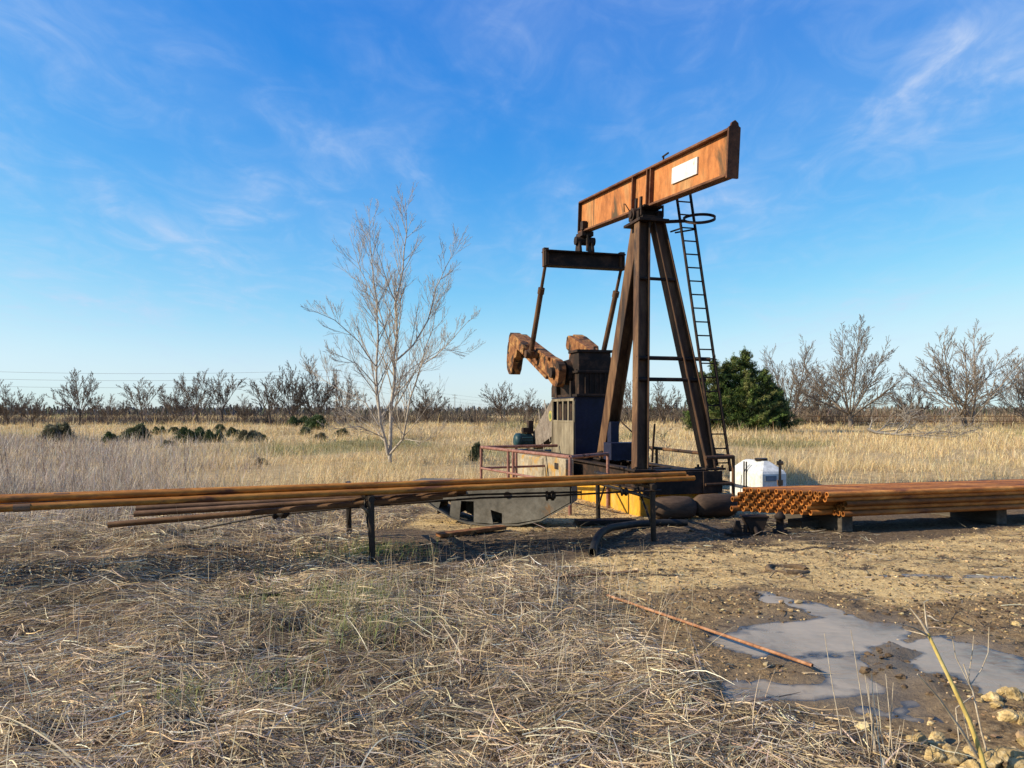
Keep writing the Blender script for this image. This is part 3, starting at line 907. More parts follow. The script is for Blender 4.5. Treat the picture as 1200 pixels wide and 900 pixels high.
# skid frame
w = PB()
for s in (-1, 1): w.ibeam((s * .40, -1.22, .66), (s * .40, 5.8, .66), .32, .17, .02, .028)
for a in (-1.15, -.2, 1.72, 2.3, 3.5, 4.7, 5.7): w.ibeam((-.31, a, .67), (.31, a, .67), .28, .14, .016, .022)
w.box((0, -1.245, .66), (1.29, .03, .33)); w.box((.34, -1.27, .66), (.05, .03, .33)); w.box((0, -1.0, .833), (1.3, .3, .018))
w.box((0, 5.2, .826), (1.3, .7, .016))
w.build('skid', dark_steel, root, .004)
w = PB(); w.box((.05, 1.0, 1.02), (.62, .34, .30)); w.box((-.02, 1.3, 1.20), (.16, .16, .66)); w.build('control_box', navy, root, .006)

w = PB(); w.tube([(-.2, 1.35, 1.0), (-.44, 1.5, .88), (-.47, 2.1, .87), (-.50, 3.6, .88), (-.58, 4.6, .88), (-.56, 5.05, .96), (-.5, 5.15, 1.22)], .022, 7); w.build('conduit', dark_steel, root)
w = PB(); w.tube([(.45, 3.2, 2.3), (.46, 2.0, 1.5), (.40, .6, 1.05)], .014, 6); w.bar((.40, .6, .84), (.40, .5, 1.5), .03, .02); w.build('brake_lever', dark_steel, root)
w = PB(); w.prism([(3.3, 2.0), (3.62, 2.0), (3.62, 2.2), (3.45, 2.42), (3.3, 2.42)], (-.38, 0, 0), (0, 1, 0), (0, 0, 1), .05); w.build('shaft_bracket', dark_steel, root, .004)
for px_ in (2.45, 3.3):
    w = PB(); w.prism([(px_ - .06, 1.99), (px_ + .06, 1.99), (px_ + .03, 2.3), (px_ - .03, 2.3)], (-.37, 0, 0), (0, 1, 0), (0, 0, 1), .10); w.build('gusset', dark_steel, gbx)
# ladder with its hoop
lb, lt = Vector((.74, -1.12, .80)), Vector((.50, -.32, 5.20)); hv = Vector((.125, 0, 0))
w = PB()
for s in (-1, 1): w.bar(lb + hv * s, lt + hv * s, .022, .05, (0, 1, 0))
for k in range(20): p = lb.lerp(lt, (k + .6) / 20.2); w.tube([p - hv, p + hv], .012, 6)
for z in (2.53, 4.62): p = at(lb, lt, z); w.tube([p - hv, p - hv + Vector((-.05, .26, 0))], .014, 6); w.tube([p + hv, p + hv + Vector((-.2, .30, 0))], .014, 6)
lad = w.build('ladder', dark_steel, root)
p = at(lb, lt, 4.78) + Vector((.13, -.16, 0)); ring = [p + Vector((.24 * math.cos(t), .27 * math.sin(t), -.02 + .13 * math.sin(t + .5))) for t in np.linspace(0, 2 * PI, 26)]
w = PB()
for q0, q1 in zip(ring[:-1], ring[1:]): w.bar(q0, q1, .012, .045)
w.bar(p + Vector((-.1, .27, 0)), p + Vector((-.42, .34, -.02)), .03, .05)
w.build('safety_hoop', dark_steel, lad)

# ------------------------------------------------------------------ foundation blocks
fnd = empty('foundation', PJ0, ROT)
tag(fnd, 'concrete foundation with yellow painted lower side beneath the pump jack', 'foundation')
w = PB(); w.box((0, 1.0, .30), (1.30, 4.28, .395)); w.build('yellow_block', yellow_conc, fnd, .015)
w = PB(); w.box((-.02, 4.55, .32), (1.28, 2.7, .36)); w.box((-.63, 4.2, .49), (.29, 2.2, .60))
w.build('rear_block', concrete, fnd, .02)
w = PB(); w.box((-.665, 2.55, .62), (.16, 1.5, .44)); w.box((-.748, 2.3, .68), (.012, .22, .12), 1)  # thin black plate on the face stands for the dark of a hole
w.build('side_block', [concrete, black_rod], fnd, .012)

# logs in front of the skid
for i, (b0, b1, dz, lab) in enumerate(((-.60, .02, 0, 'oil-soaked round log under the front of the pump jack, beside the yellow block'),
                                       (.05, .70, .015, 'oil-soaked round log under the front of the pump jack, next to the pipe stack'))):
    r = .165
    w = MB(pj)
    pts = [(b0, -1.50, .32 + dz), (b0 + .02, -1.50, .32 + dz), (b0 + .09, -1.50, .33 + dz), ((b0 + b1) / 2, -1.49, .335 + dz), (b1 - .09, -1.51, .33 + dz), (b1 - .02, -1.50, .32 + dz), (b1, -1.50, .32 + dz)]
    w.tube(pts, [.08, .13, r, r * 1.02, r * .98, .13, .08], 18)
    o = w.build('log', log_wood); o.location = PJ0; o.rotation_euler = (0, 0, ROT)
    tag(o, lab, 'log', 'logs under the pump jack')


# ------------------------------------------------------------------ guard rails
def rail(name, label, runs, posts, top=.96, midz=.52, mat=rail_paint, r=.032):
    t = empty(name, (*posts[0], 0)); tag(t, label, 'guard rail', 'guard rails of the pump jack')
    L = lambda p, z: (p[0] - posts[0][0], p[1] - posts[0][1], z)
    for p in posts:
        w = MB(); w.tube([L(p, gz(*p) - .1), L(p, top)], r * .9, 8); w.build('post', mat, t)
    for pts in runs:
        w = MB(); w.tube([L(p, top) for p in pts], r, 8); w.build('top_rail', mat, t)
        w = MB(); w.tube([L(p, midz) for p in pts], r * .75, 8); w.build('middle_rail', mat, t)
    return t


A, B, C_, E_ = (-.65, 16.2), (.956, 12.64), (1.70, 13.62), (1.0, 17.0)
lerp2 = lambda p, q, t: (p[0] + (q[0] - p[0]) * t, p[1] + (q[1] - p[1]) * t)
rail('guard_rail', 'faded red pipe guard rail around the crank side of the pump jack', [[A, B], [B, C_], [A, E_]],
     [B, A, lerp2(A, B, .36), lerp2(A, B, .42), C_, lerp2(A, E_, .45)])
Dp, Ep = (3.66, 12.7), (2.5, 17.75)
rail('guard_rail', 'brown pipe guard rail along the ladder side of the pump jack', [[Dp, Ep], [Dp, (3.15, 12.5)]], [Dp, lerp2(Dp, Ep, .2), lerp2(Dp, Ep, .6), Ep], mat=leg_rust)

# ------------------------------------------------------------------ left pipe rack, long pipes, rods


def rack(pf, pb, label, ztop, braces=True):
    t = empty('pipe_rack', (pf[0], pf[1], 0)); tag(t, label, 'pipe rack', 'racks under the long pipes')
    d = Vector((pb[0] - pf[0], pb[1] - pf[1], 0))
    for p in (Vector((0, 0, 0)), d):
        w = MB(); w.tube([p + Vector((.02, 0, -.15)), p + Vector((0, 0, ztop))], .036, 10); w.build('leg', black_rod, t)
    w = MB(); w.tube([d * -.03 + Vector((0, 0, ztop - .036)), d * 1.03 + Vector((0, 0, ztop - .036))], .036, 10); w.build('crossbar', black_rod, t)
    w = MB(); w.tube([Vector((0, 0, .57)), d + Vector((0, 0, .57))], .024, 8); w.build('lower_bar', black_rod, t)
    if braces:
        for p, q in ((Vector((0, 0, .2)), d * .25 + Vector((0, 0, ztop - .05))), (d + Vector((0, 0, .15)), d * .78 + Vector((0, 0, ztop - .05)))):
            w = MB(); w.tube([p, q], .016, 6); w.build('brace', black_rod, t)
    return t


LF, LBk = Vector((-1.58, 8.6)), Vector((-2.22, 10.4))
RF, RBk = Vector((1.84, 10.07)), Vector((1.36, 12.24))
rack(LF, LBk, 'black pipe rack standing in the straw under the left part of the long pipes', .762)
rack(RF, RBk, 'black pipe rack before the yellow block, under the right end of the long pipes', .762)
ORD = ['nearest', 'second nearest', 'third nearest', 'fourth nearest', 'fifth nearest', 'sixth nearest', 'seventh nearest', 'eighth nearest', 'ninth nearest',
       'second farthest', 'farthest']
rng = random.Random(4)
RP = .033
for i in range(11):
    s = i / 10
    p = LF.lerp(LBk, .03 + .46 * s); q = RF.lerp(RBk, .03 + .33 * s)
    d = (q - p).normalized(); k = Vector((-d.y, d.x))
    a = p - d * (6.4 + rng.uniform(-.4, .4)); e = q + d * (rng.choice([.05, .1, .35, .55, .72, .6]) + rng.uniform(-.05, .05) if i not in (1, 4) else .74)
    z = .762 + RP + .003
    L = (e - a).length
    cen = a; ang = math.atan2(d.y, d.x)
    w = MB()
    nn = 14; pts = []; rngs = rng.uniform(-.03, .10)
    tp = (p - a).length
    for j in range(nn + 1):
        x = L * j / nn
        pts.append((x, 0, -rngs * max(0, (tp - x) / 6) ** 2))
    w.tube(pts, RP, 12, bore=RP * .82)
    o = w.build('steel_pipe', pipe_rust, loc=(a.x, a.y, z)); o.rotation_euler = (0, 0, ang)
    if i % 3 != 1:
        cx_ = tp - 3.0 + rng.uniform(-.5, .4); w = MB(); zz_ = -rngs * max(0, (tp - cx_) / 6) ** 2
        w.tube([(cx_, 0, zz_), (cx_ + .14, 0, zz_)], RP * 1.16, 12); w.build('collar', old_pipe, o)
    tag(o, 'long rusty pipe on the left racks, the %s of its layer to the camera' % ORD[i], 'pipe', 'long rusty pipes on the left racks')
# second layer and stray pipes
for (px0, off, z, lab, ext) in ((-5.6, .18, .762 + 3 * RP - .004, 'long rusty pipe lying on top of the others on the left racks', .62),):
    p = LF.lerp(LBk, .03 + .46 * off); q = RF.lerp(RBk, .03 + .33 * off); d = (q - p).normalized()
    a = p - d * 6.0; e = q + d * ext; L = (e - a).length
    w = MB(); w.tube([(L * j / 10, 0, 0) for j in range(11)], RP, 12, bore=RP * .82)
    o = w.build('steel_pipe', pipe_rust, loc=(a.x, a.y, z)); o.rotation_euler = (0, 0, math.atan2(d.y, d.x))
    tag(o, lab, 'pipe', 'long rusty pipes on the left racks')


def straight(name, label, cat, p0, p1, r, mat, group=None, bore=0, sag=0, sides=10):
    p0 = Vector(p0); p1 = Vector(p1); n = 10
    w = MB(); w.tube([(p1 - p0) * (j / n) + Vector((0, 0, -sag * 4 * (j / n) * (1 - j / n))) for j in range(n + 1)], r, sides, bore=bore)
    return tag(w.build(name, mat, loc=tuple(p0)), label, cat, group)


for j, (x0, y0, z0, x1, y1, z1, lab) in enumerate((
        (-4.60, 8.75, .415, -.85, 9.42, .665, 'short brown pipe slung under the left pipes, its end lowest of the three at left'),
        (-4.45, 9.05, .50, -.7, 9.70, .665, 'short brown pipe slung under the left pipes, the middle of the three ends at left'),
        (-4.55, 9.30, .535, -.6, 9.98, .665, 'short brown pipe slung under the left pipes, its end highest of the three at left'))):
    straight('steel_pipe', lab, 'pipe', (x0, y0, z0), (x1, y1, z1), .036, old_pipe, 'short pipes under the left pipes', bore=.029)


def sucker_rod(pts, label, coup):
    p0 = Vector(pts[0])
    w = MB(); w.tube([Vector(p) - p0 for p in pts], .013, 8)
    o = w.build('sucker_rod', black_rod, loc=tuple(p0)); tag(o, label, 'rod', 'black rods under the pipes')
    for (i, t, L, r) in coup:
        a = Vector(pts[i]); b_ = Vector(pts[i + 1]); c = a.lerp(b_, t) - p0; d = (b_ - a).normalized()
        w = MB(); prof = [-.5, -.45, -.3, -.25, 0, .05, .3, .35, .5]; rad = [.5, 1, 1, .7, .7, 1, 1, .8, .5]
        w.tube([c + d * L * q for q in prof], [r * q for q in rad], 10); w.build('coupling', black_rod, o)


sucker_rod([(-5.2, 10.35, .04), (-4.2, 10.2, .14), (-3.15, 10.0, .36), (-1.9, 9.75, .50), (-.4, 9.85, .60), (.6, 9.95, .62), (1.4, 10.0, .66), (1.95, 10.04, .68)],
           'black rod with three couplings hanging below the long pipes', [(2, .12, .22, .06), (4, .9, .13, .065), (6, .12, .10, .055)])
sucker_rod([(-3.6, 9.4, .42), (-1.95, 9.6, .598), (-.4, 9.75, .655), (.9, 9.9, .67)], 'thin plain black rod close under the long pipes', [])

# loose rods and boards on the ground


def on_ground(px, py, dz=.03):
    x, y, _ = G(px, py); return (x, y, gz(x, y) + dz)


straight('steel_pipe', 'orange rusty pipe slanting across the mud into the puddle, open end nearest the camera', 'pipe', on_ground(712, 703, .06), on_ground(952, 788, .05), .012, orange_rod, bore=.009)
straight('steel_rod', 'long thin rusty rod lying on the straw in front of the oily strip', 'rod', on_ground(530, 684, .04), on_ground(748, 673, .03), .014, old_pipe)
straight('steel_rod', 'dark rusty rod half buried in the straw at left', 'rod', on_ground(282, 699, .06), on_ground(392, 692, .06), .02, black_rod)
for (p, q, wd, th, lab, mt) in ((on_ground(514, 631, .04), on_ground(590, 622, .05), .16, .05, 'dark red rusty plate lying in front of the grey horse head', crank_rust),
                                (on_ground(676, 616, .05), on_ground(742, 613, .04), .22, .07, 'black oily board lying beside the bend of the hose', black_rod)):
    w = MB(); c = (Vector(p) + Vector(q)) / 2; w.bar(Vector(p) - c, Vector(q) - c, wd, th)
    tag(w.build('plate', mt, loc=tuple(c), bevel=.006), lab, 'plate')

# black hose
hp = [(694, 650, .05), (697, 641, .06), (703, 633, .09), (714, 626, .10), (728, 621, .09), (745, 618, .07), (765, 616, .06), (785, 615, .055), (805, 614.5, .05)]
pts = [Vector(on_ground(a, b_ + 2, c)) for a, b_, c in hp]
sm = []
for i in range(len(pts) - 1):
    p0, p1, p2, p3 = pts[max(i - 1, 0)], pts[i], pts[i + 1], pts[min(i + 2, len(pts) - 1)]
    for t in (0, .33, .66):
        sm.append(.5 * ((2 * p1) + (p2 - p0) * t + (2 * p0 - 5 * p1 + 4 * p2 - p3) * t * t + (3 * p1 - p0 - 3 * p2 + p3) * t ** 3))
sm.append(pts[-1])
w = MB(); w.tube(sm, .052, 12, bore=.04); tag(w.build('hose', rubber), 'thick black rubber hose curving over the oily ground', 'hose')

# ------------------------------------------------------------------ horse head lying on the ground
hx, hy = -.28, 11.75
hh = empty('horse_head', (hx, hy, 0), -.24)
tag(hh, 'grey steel pump jack horse head with dark square openings, lying on the ground', 'horse head')


def hprism(prof, y, t): w_ = MB(); w_.prism(prof, (0, y, 0), (1, 0, 0), (0, 0, 1), t); return w_


top_z = .62
side = [(-1.22, .52), (-1.24, .62), (1.22, .62), (1.22, .36), (.78, .10), (.45, .035), (-.02, .005), (-.32, .03)]
# front side plate with openings: built as strips around the holes
w = MB()
strips = [[(-1.24, .62), (-1.22, .50), (-.86, .27), (-.86, .62)],
          [(-.86, .62), (-.86, .36), (.36, .36), (.36, .62)],
          [(-.86, .36), (-.86, .27), (-.80, .235), (-.76, .36)],
          [(-.60, .36), (-.62, .135), (-.47, .05), (-.44, .36)],
          [(-.24, .36), (-.24, .045), (.06, .03), (.02, .24), (.02, .36)],
          [(.02, .36), (.02, .24), (.20, .19), (.20, .36)],
          [(.20, .36), (.20, .04), (.45, .06), (.78, .125), (1.22, .38), (1.22, .62), (.36, .62), (.36, .36)]]
for k, s_ in enumerate(strips): w.prism(s_, (0, -.25, 0), (1, 0, 0), (0, 0, 1), .022)
w.build('side_plate', horse_grey, hh)
w = hprism(side, .25, .022); w.build('side_plate', horse_grey, hh)
w = MB()
edge = [(-1.23, .51), (-.87, .26), (-.6, .11), (-.33, .03), (-.02, .005), (.45, .03), (.80, .11), (1.235, .365)]
for (x0, z0), (x1, z1) in zip(edge[:-1], edge[1:]):
    w.bar((x0, 0, z0), (x1, 0, z1), .60, .02)
w.build('curved_face', horse_grey, hh)
w = MB(); w.box((0, 0, .634), (2.5, .56, .022)); w.box((1.24, 0, .49), (.02, .5, .26)); w.build('back_plate', horse_grey, hh, .004)
for x in (-.82, -.53, -.12, .30):
    w = MB(); w.box((x, 0, .3), (.02, .47, .30)); w.build('rib', dark_steel, hh)
w = MB(); w.tube([(.28, -.275, .47), (.28, -.262, .47)], .05, 16); w.build('boss', dark_steel, hh)
w = MB(); w.tube([(-.42, -.28, .55), (-.36, -.28, .47)], .012, 6); w.build('pin', dark_steel, hh)

# ------------------------------------------------------------------ pipe stack at right
pd = Vector((.963, .27, 0)); pn = Vector((-.27, .963, 0))
OD = .080
e0 = Vector((4.22, 10.88, 0))          # left end of the nearest bright pipe of the bottom row
w = MB(); w.tube([(0, 0, 0), (4.5, 0, 0), (9.2, 0, 0)], OD / 2 - .0006, 14, bore=OD / 2 * .72)
proto = w.build('stacked_pipe', stack_rust); proto_used = False
ROWN = ['bottom', 'second', 'middle', 'fourth', 'top']
CN = ['first', 'second', 'third', 'fourth', 'fifth', 'sixth', 'seventh', 'eighth', 'ninth', 'tenth', 'eleventh', 'twelfth', 'thirteenth', 'fourteenth', 'fifteenth', 'sixteenth']
rng = random.Random(9)
for row in range(5):
    ncol = 13 - (row % 2) - (1 if row == 4 else 0)
    zb = .235 + OD / 2 + row * OD * .866
    for c in range(ncol):                 # c = 0 is the nearest
        k = c + (row % 2) * .5
        if row < 3 and c < 3: sft = .36 + .03 * row + rng.uniform(-.02, .02)
        elif row >= 3 and c < 3: sft = .02 + rng.uniform(-.03, .03) + (.1 if c == 0 else 0)
        elif c < 12: sft = -(k - 3) * .083 + rng.uniform(-.012, .012)
        else: sft = -(k - 3) * .083 - .02 + rng.uniform(-.05, .03)
        p = e0 + pd * sft + pn * (k - 3) * OD
        if not proto_used: o = proto; proto_used = True
        else: o = proto.copy(); COL.objects.link(o)
        o.location = (p.x, p.y, zb); o.rotation_euler = (rng.uniform(0, 6), 0, math.atan2(pd.y, pd.x))
        tag(o, 'rusty open-ended pipe in the %s row of the right stack, %s from the near side' % (ROWN[row], CN[c]), 'pipe', 'rusty pipes stacked at right')
for (t_, lab, s_) in ((.52, 'weathered timber bearer under the right pipe stack, near the open ends', .0), (3.3, 'weathered timber bearer under the middle of the right pipe stack', 0), (7.6, 'weathered timber bearer under the far right end of the pipe stack', 0)):
    w = MB(); c = e0 + pd * t_ + pn * .52
    w.box((0, 0, .116), (.2, 1.30, .235))
    o = w.build('timber_bearer', timber, loc=(c.x, c.y, -.004), bevel=.012); o.rotation_euler = (0, 0, math.atan2(pd.y, pd.x))
    tag(o, lab, 'timber', 'timbers under the pipe stack')
w = MB(); x, y, _ = G(944, 617); w.box((0, 0, .05), (.42, .30, .12)); o = w.build('timber_block', timber, loc=(x, y, 0), bevel=.01); o.rotation_euler = (0, 0, .4)
tag(o, 'low timber block lying in front of the bearer below the open pipe ends', 'timber')

# ------------------------------------------------------------------ white tank
ty = 14.3
tx = (892 - 600) / F * ty
tk = empty('water_tank', (tx, ty, 0), ROT)
tag(tk, 'white plastic tank with sloping top corners behind the pipe ends', 'tank')
w = MB(); Lx, Ly, H = .56, 1.10, .77; c = .20
lo = [(0, 0, .04), (Lx, 0, .04), (Lx, Ly, .04), (0, Ly, .04)]
md = [(0, 0, H - c), (Lx, 0, H - c), (Lx, Ly, H - c), (0, Ly, H - c)]
hi = [(c, c * 1.3, H), (Lx - c, c * 1.3, H), (Lx - c, Ly - c, H), (c, Ly - c, H)]
fs = [(3, 2, 1, 0), (8, 9, 10, 11)] + [(i, (i + 1) % 4, 4 + (i + 1) % 4, 4 + i) for i in range(4)] + [(4 + i, 4 + (i + 1) % 4, 8 + (i + 1) % 4, 8 + i) for i in range(4)]
w.add(lo + md + hi, fs); w.build('shell', tank_white, tk, .03)
w = MB(); w.tube([(Lx / 2, .42, H), (Lx / 2, .42, H + .045)], .12, 18); w.build('lid', black_rod, tk, .005)
w = MB(); w.box((.20, -.006, .46), (.24, .016, .10)); w.build('label_plate', tank_blue, tk)
w = MB()
for yy in (.48, .56): w.box((-.006, yy, .40), (.016, .03, .7))  # black bars stand in for a shadow stripe down the tank's side
w.build('shadow_stripe', black_rod, tk)
x, y, _ = D(914, 560, 13.6)
w = MB(); w.tube([(0, 0, -.05), (0, 0, .86)], .025, 8); w.tube([(-.05, 0, .8), (.05, 0, .8)], .035, 8); w.box((0, 0, .45), (.08, .08, .1))
tag(w.build('standpipe', old_pipe, loc=(x, y, 0)), 'thin rusty standpipe just in front of the white tank', 'standpipe')

# ------------------------------------------------------------------ old wellhead fittings
w = MB(); w.prism([(-.17, .24), (.17, .24), (.09, .02), (-.07, .02)], (0, 0, 0), (1, 0, 0), (0, 0, 1), .16); w.box((0, 0, .25), (.36, .2, .025)); w.tube([(-.02, -.1, .1), (-.02, -.2, .03)], .03, 8)
x, y, z = on_ground(884, 626, -.01); tag(w.build('pipe_fitting', dark_steel, loc=(x, y, z), bevel=.006), 'rusty wedge-shaped fitting between the bracket and the cone', 'fitting', 'fittings lying on the oily ground')
w = MB(); w.tube([(0, 0, 0), (0, 0, .05), (0, 0, .055), (0, 0, .2), (0, 0, .205), (0, 0, .25), (0, 0, .3)], [.10, .10, .055, .05, .075, .075, .03], 14)
x, y, z = on_ground(914, 625, -.01); tag(w.build('pipe_fitting', dark_steel, loc=(x, y, z)), 'rusty cone-shaped flanged fitting, rightmost on the oily ground', 'fitting', 'fittings lying on the oily ground')
w = MB(); w.box((0, 0, .03), (.34, .16, .05)); w.prism([(-.10, .05), (.06, .05), (.02, .22), (-.03, .22)], (0, 0, 0), (1, 0, 0), (0, 0, 1), .05); w.tube([(.1, 0, .05), (.1, 0, .16)], .03, 8)
x, y, z = on_ground(865, 627, -.01); tag(w.build('pipe_fitting', dark_steel, loc=(x, y, z), bevel=.004), 'rusty bracket with an upright fin, leftmost on the oily ground', 'fitting', 'fittings lying on the oily ground')
w = MB(); pts = [(.2 * math.cos(t), .2 * math.sin(t), -.012 + .012 * math.sin(3 * t)) for t in np.linspace(0, 2 * PI * .93, 22)]
w.tube(pts, .036, 8); x, y, z = on_ground(923, 668, .0)
tag(w.build('rubber_ring', clod_m, loc=(x, y, z)), 'muddy black ring half sunk in the tan gravel', 'ring')

# ------------------------------------------------------------------ rocks
rng = random.Random(21)
rocks = [(1075, 862, 16, 'flat pale rock at the edge of the straw, left of the yellow cane'), (1099, 858, 16, 'rounded pale rock between the dry stems and the cane'),
         (1094, 884, 17, 'broken yellow rock just below the rounded one, left of the cane'), (1116, 884, 20, 'big crumbly rock touching the foot of the cane'),
         (1138, 880, 13, 'small brown rock behind the foot of the cane'), (1160, 884, 22, 'large rock right of the foot of the cane'),
         (1186, 884, 26, 'biggest rock, in the bottom right corner'), (1140, 897, 14, 'small rock in front of the cane'),
         (1163, 812, 13, 'pale rock leading the upper right cluster'), (1179, 806, 12, 'round grey rock on the mud edge, highest in the cluster'),
         (1191, 812, 13, 'squarish yellow rock at the right edge'), (1166, 828, 8, 'little pebble-like rock below the upper right cluster'),
         (1183, 836, 17, 'lumpy tan rock in the middle of the right cluster'), (1200, 840, 14, 'yellow rock cut by the right edge'),
         (1149, 820, 7, 'tiny yellow stone on the mud left of the upper right cluster'), (1172, 824, 6, 'tiny white stone under the upper right cluster'),
         (1019, 833, 6, 'single tiny orange stone at the puddle edge'), (1110, 871, 7, 'small stone beside the rounded pale rock'),
         (1192, 730, 6, 'lone pale stone on the far bank of the puddle'), (1044, 896, 10, 'tan rock sunk in the straw left of all the others'),
         (1205, 868, 15, 'dark yellow rock at the right edge above the biggest one'), (1128, 902, 15, 'crumbly rock at the very bottom of the picture')]
for i, (px, py, rad, lab) in enumerate(rocks):
    x, y, _ = G(px, py + rad * .5); r = rad / F * y * .8
    w = MB(); w.blob((0, 0, 0), r, 100 + i, .22, 3 if rad > 9 else 2, (1.15, .95, .80), smooth=False, cut=True)
    o = w.build('rock', rock_m, loc=(x, y, gz(x, y) + r * .18)); o.rotation_euler = (0, 0, rng.uniform(0, 6))
    tag(o, lab, 'rock', 'yellow limestone rocks')

# mud clods: countless
parts = []
cl = scatter(26000, -2.5, 9, 3.9, 13, lambda x, y: np.clip(.22 * polymask(x, y, POLY_OIL, .4) * sstep(.4, .65, fbm(x * 1.6, y * 3)) + .10 * polymask(x, y, POLY_TAN, .4) * sstep(.45, .65, fbm(x * 1.2, y * 2.4)) + polymask(x, y, ISLAND, .15) * .9 + .25 * polymask(x, y, POLY_MUD, .2) * (1 - polymask(x, y, PUDDLE, .05)) * sstep(.5, .65, fbm(x * 2, y * 2)), 0, .9))
iv1, if1 = np.array(ICO[1][0]), np.array(ICO[1][1])
n = len(cl); sz = np.minimum(RNG.gamma(1.7, .0055, n) + .005, .032)
q = iv1[None] * (1 + RNG.normal(0, .18, (n, len(iv1), 1))) * sz[:, None, None] * np.array([1.2, 1, .65])
vv = (q + np.stack([cl[:, 0], cl[:, 1], gh(cl[:, 0], cl[:, 1]) + sz * .2], 1)[:, None]).reshape(-1, 3)
ff = (if1[None] + (np.arange(n) * len(iv1))[:, None, None]).reshape(-1, 3)
tag(np_mesh('mud_clods', vv, ff, clod_m), 'dark lumps of mud strewn over the wet ground', 'mud', kind='stuff')


# ------------------------------------------------------------------ branching plants
def limb(mb, pts, r0, r1, sides):
    n = len(pts)
    mb.tube(pts, [r0 + (r1 - r0) * (i / (n - 1)) for i in range(n)], sides, cap=False)


def grow(mb, p, d, L, r, level, maxl, R, kids, ang, up, minr, wob=.14, ratio=.62):
    n = 5 if level < maxl else 3
    pts = [p.copy()]; d = d.normalized()
    for i in range(n):
        d = (d + Vector((R.gauss(0, wob), R.gauss(0, wob), R.gauss(0, wob) + up))).normalized()
        p = p + d * L / n; pts.append(p.copy())
    r1 = max(minr, r * .35)
    limb(mb, pts, max(r, minr), r1, 5 if level < 2 else 3)
    if level >= maxl: return
    k = kids[min(level, len(kids) - 1)]
    for j in range(k):
        t = .22 + .78 * (j + R.random()) / k
        i = min(n - 1, int(t * n)); f = t * n - i
        q = pts[i].lerp(pts[i + 1], min(f, 1))
        dd = (pts[i + 1] - pts[i]).normalized()
        ax = dd.orthogonal(); ax.rotate(Quaternion(dd, R.uniform(0, 2 * PI)))
        nd = dd.copy(); nd.rotate(Quaternion(ax, R.uniform(*ang)))
        grow(mb, q, nd, L * ratio * (1.15 - .5 * t) * R.uniform(.75, 1.2), max(minr, r * (1 - .6 * t) * .6), level + 1, maxl, R, kids, ang, up, minr, wob, ratio)


def bare_tree(seed, H, mat, minr, nl=11, spread=1.1, kids=(0, 13, 8, 4), stems=1, trunk_h=.16, limb_r=.0075):
    R = random.Random(seed)
    t = empty('bare_tree')
    tm = MB(); cm = MB()
    for s in range(stems):
        a0 = R.uniform(0, 2 * PI); lean = .06 if stems == 1 else .25
        pts = [Vector((R.uniform(-.2, .2) * (stems > 1), R.uniform(-.2, .2) * (stems > 1), -.2))]; d = Vector((lean * math.cos(a0), lean * math.sin(a0), 1)).normalized()
        Lt = H * trunk_h * R.uniform(.85, 1.2)
        for i in range(4):
            d = (d + Vector((R.gauss(0, .06), R.gauss(0, .06), 0))).normalized(); pts.append(pts[-1] + d * Lt / 4)
        limb(tm, pts, H * .024 / stems ** .5, H * .017 / stems ** .5, 7)
        m_ = max(4, nl // stems)
        for j in range(m_):
            q = pts[-1].lerp(pts[2], R.random() ** 2)
            a = 2 * PI * (j * .382 + .08 * R.random()) + a0; sp = spread * math.sqrt((j + .3) / m_) * R.uniform(.85, 1.1)
            nd = Vector((math.sin(sp) * math.cos(a), math.sin(sp) * math.sin(a), math.cos(sp)))
            grow(cm, q, nd, H * (.86 - .30 * sp) * R.uniform(.85, 1.08), H * limb_r * R.uniform(.7, 1.2), 1, 4, R, kids, (.3, .75), .045, minr, .06, .36)
    tm.build('trunk', mat, t); cm.build('branches', mat, t)
    return t


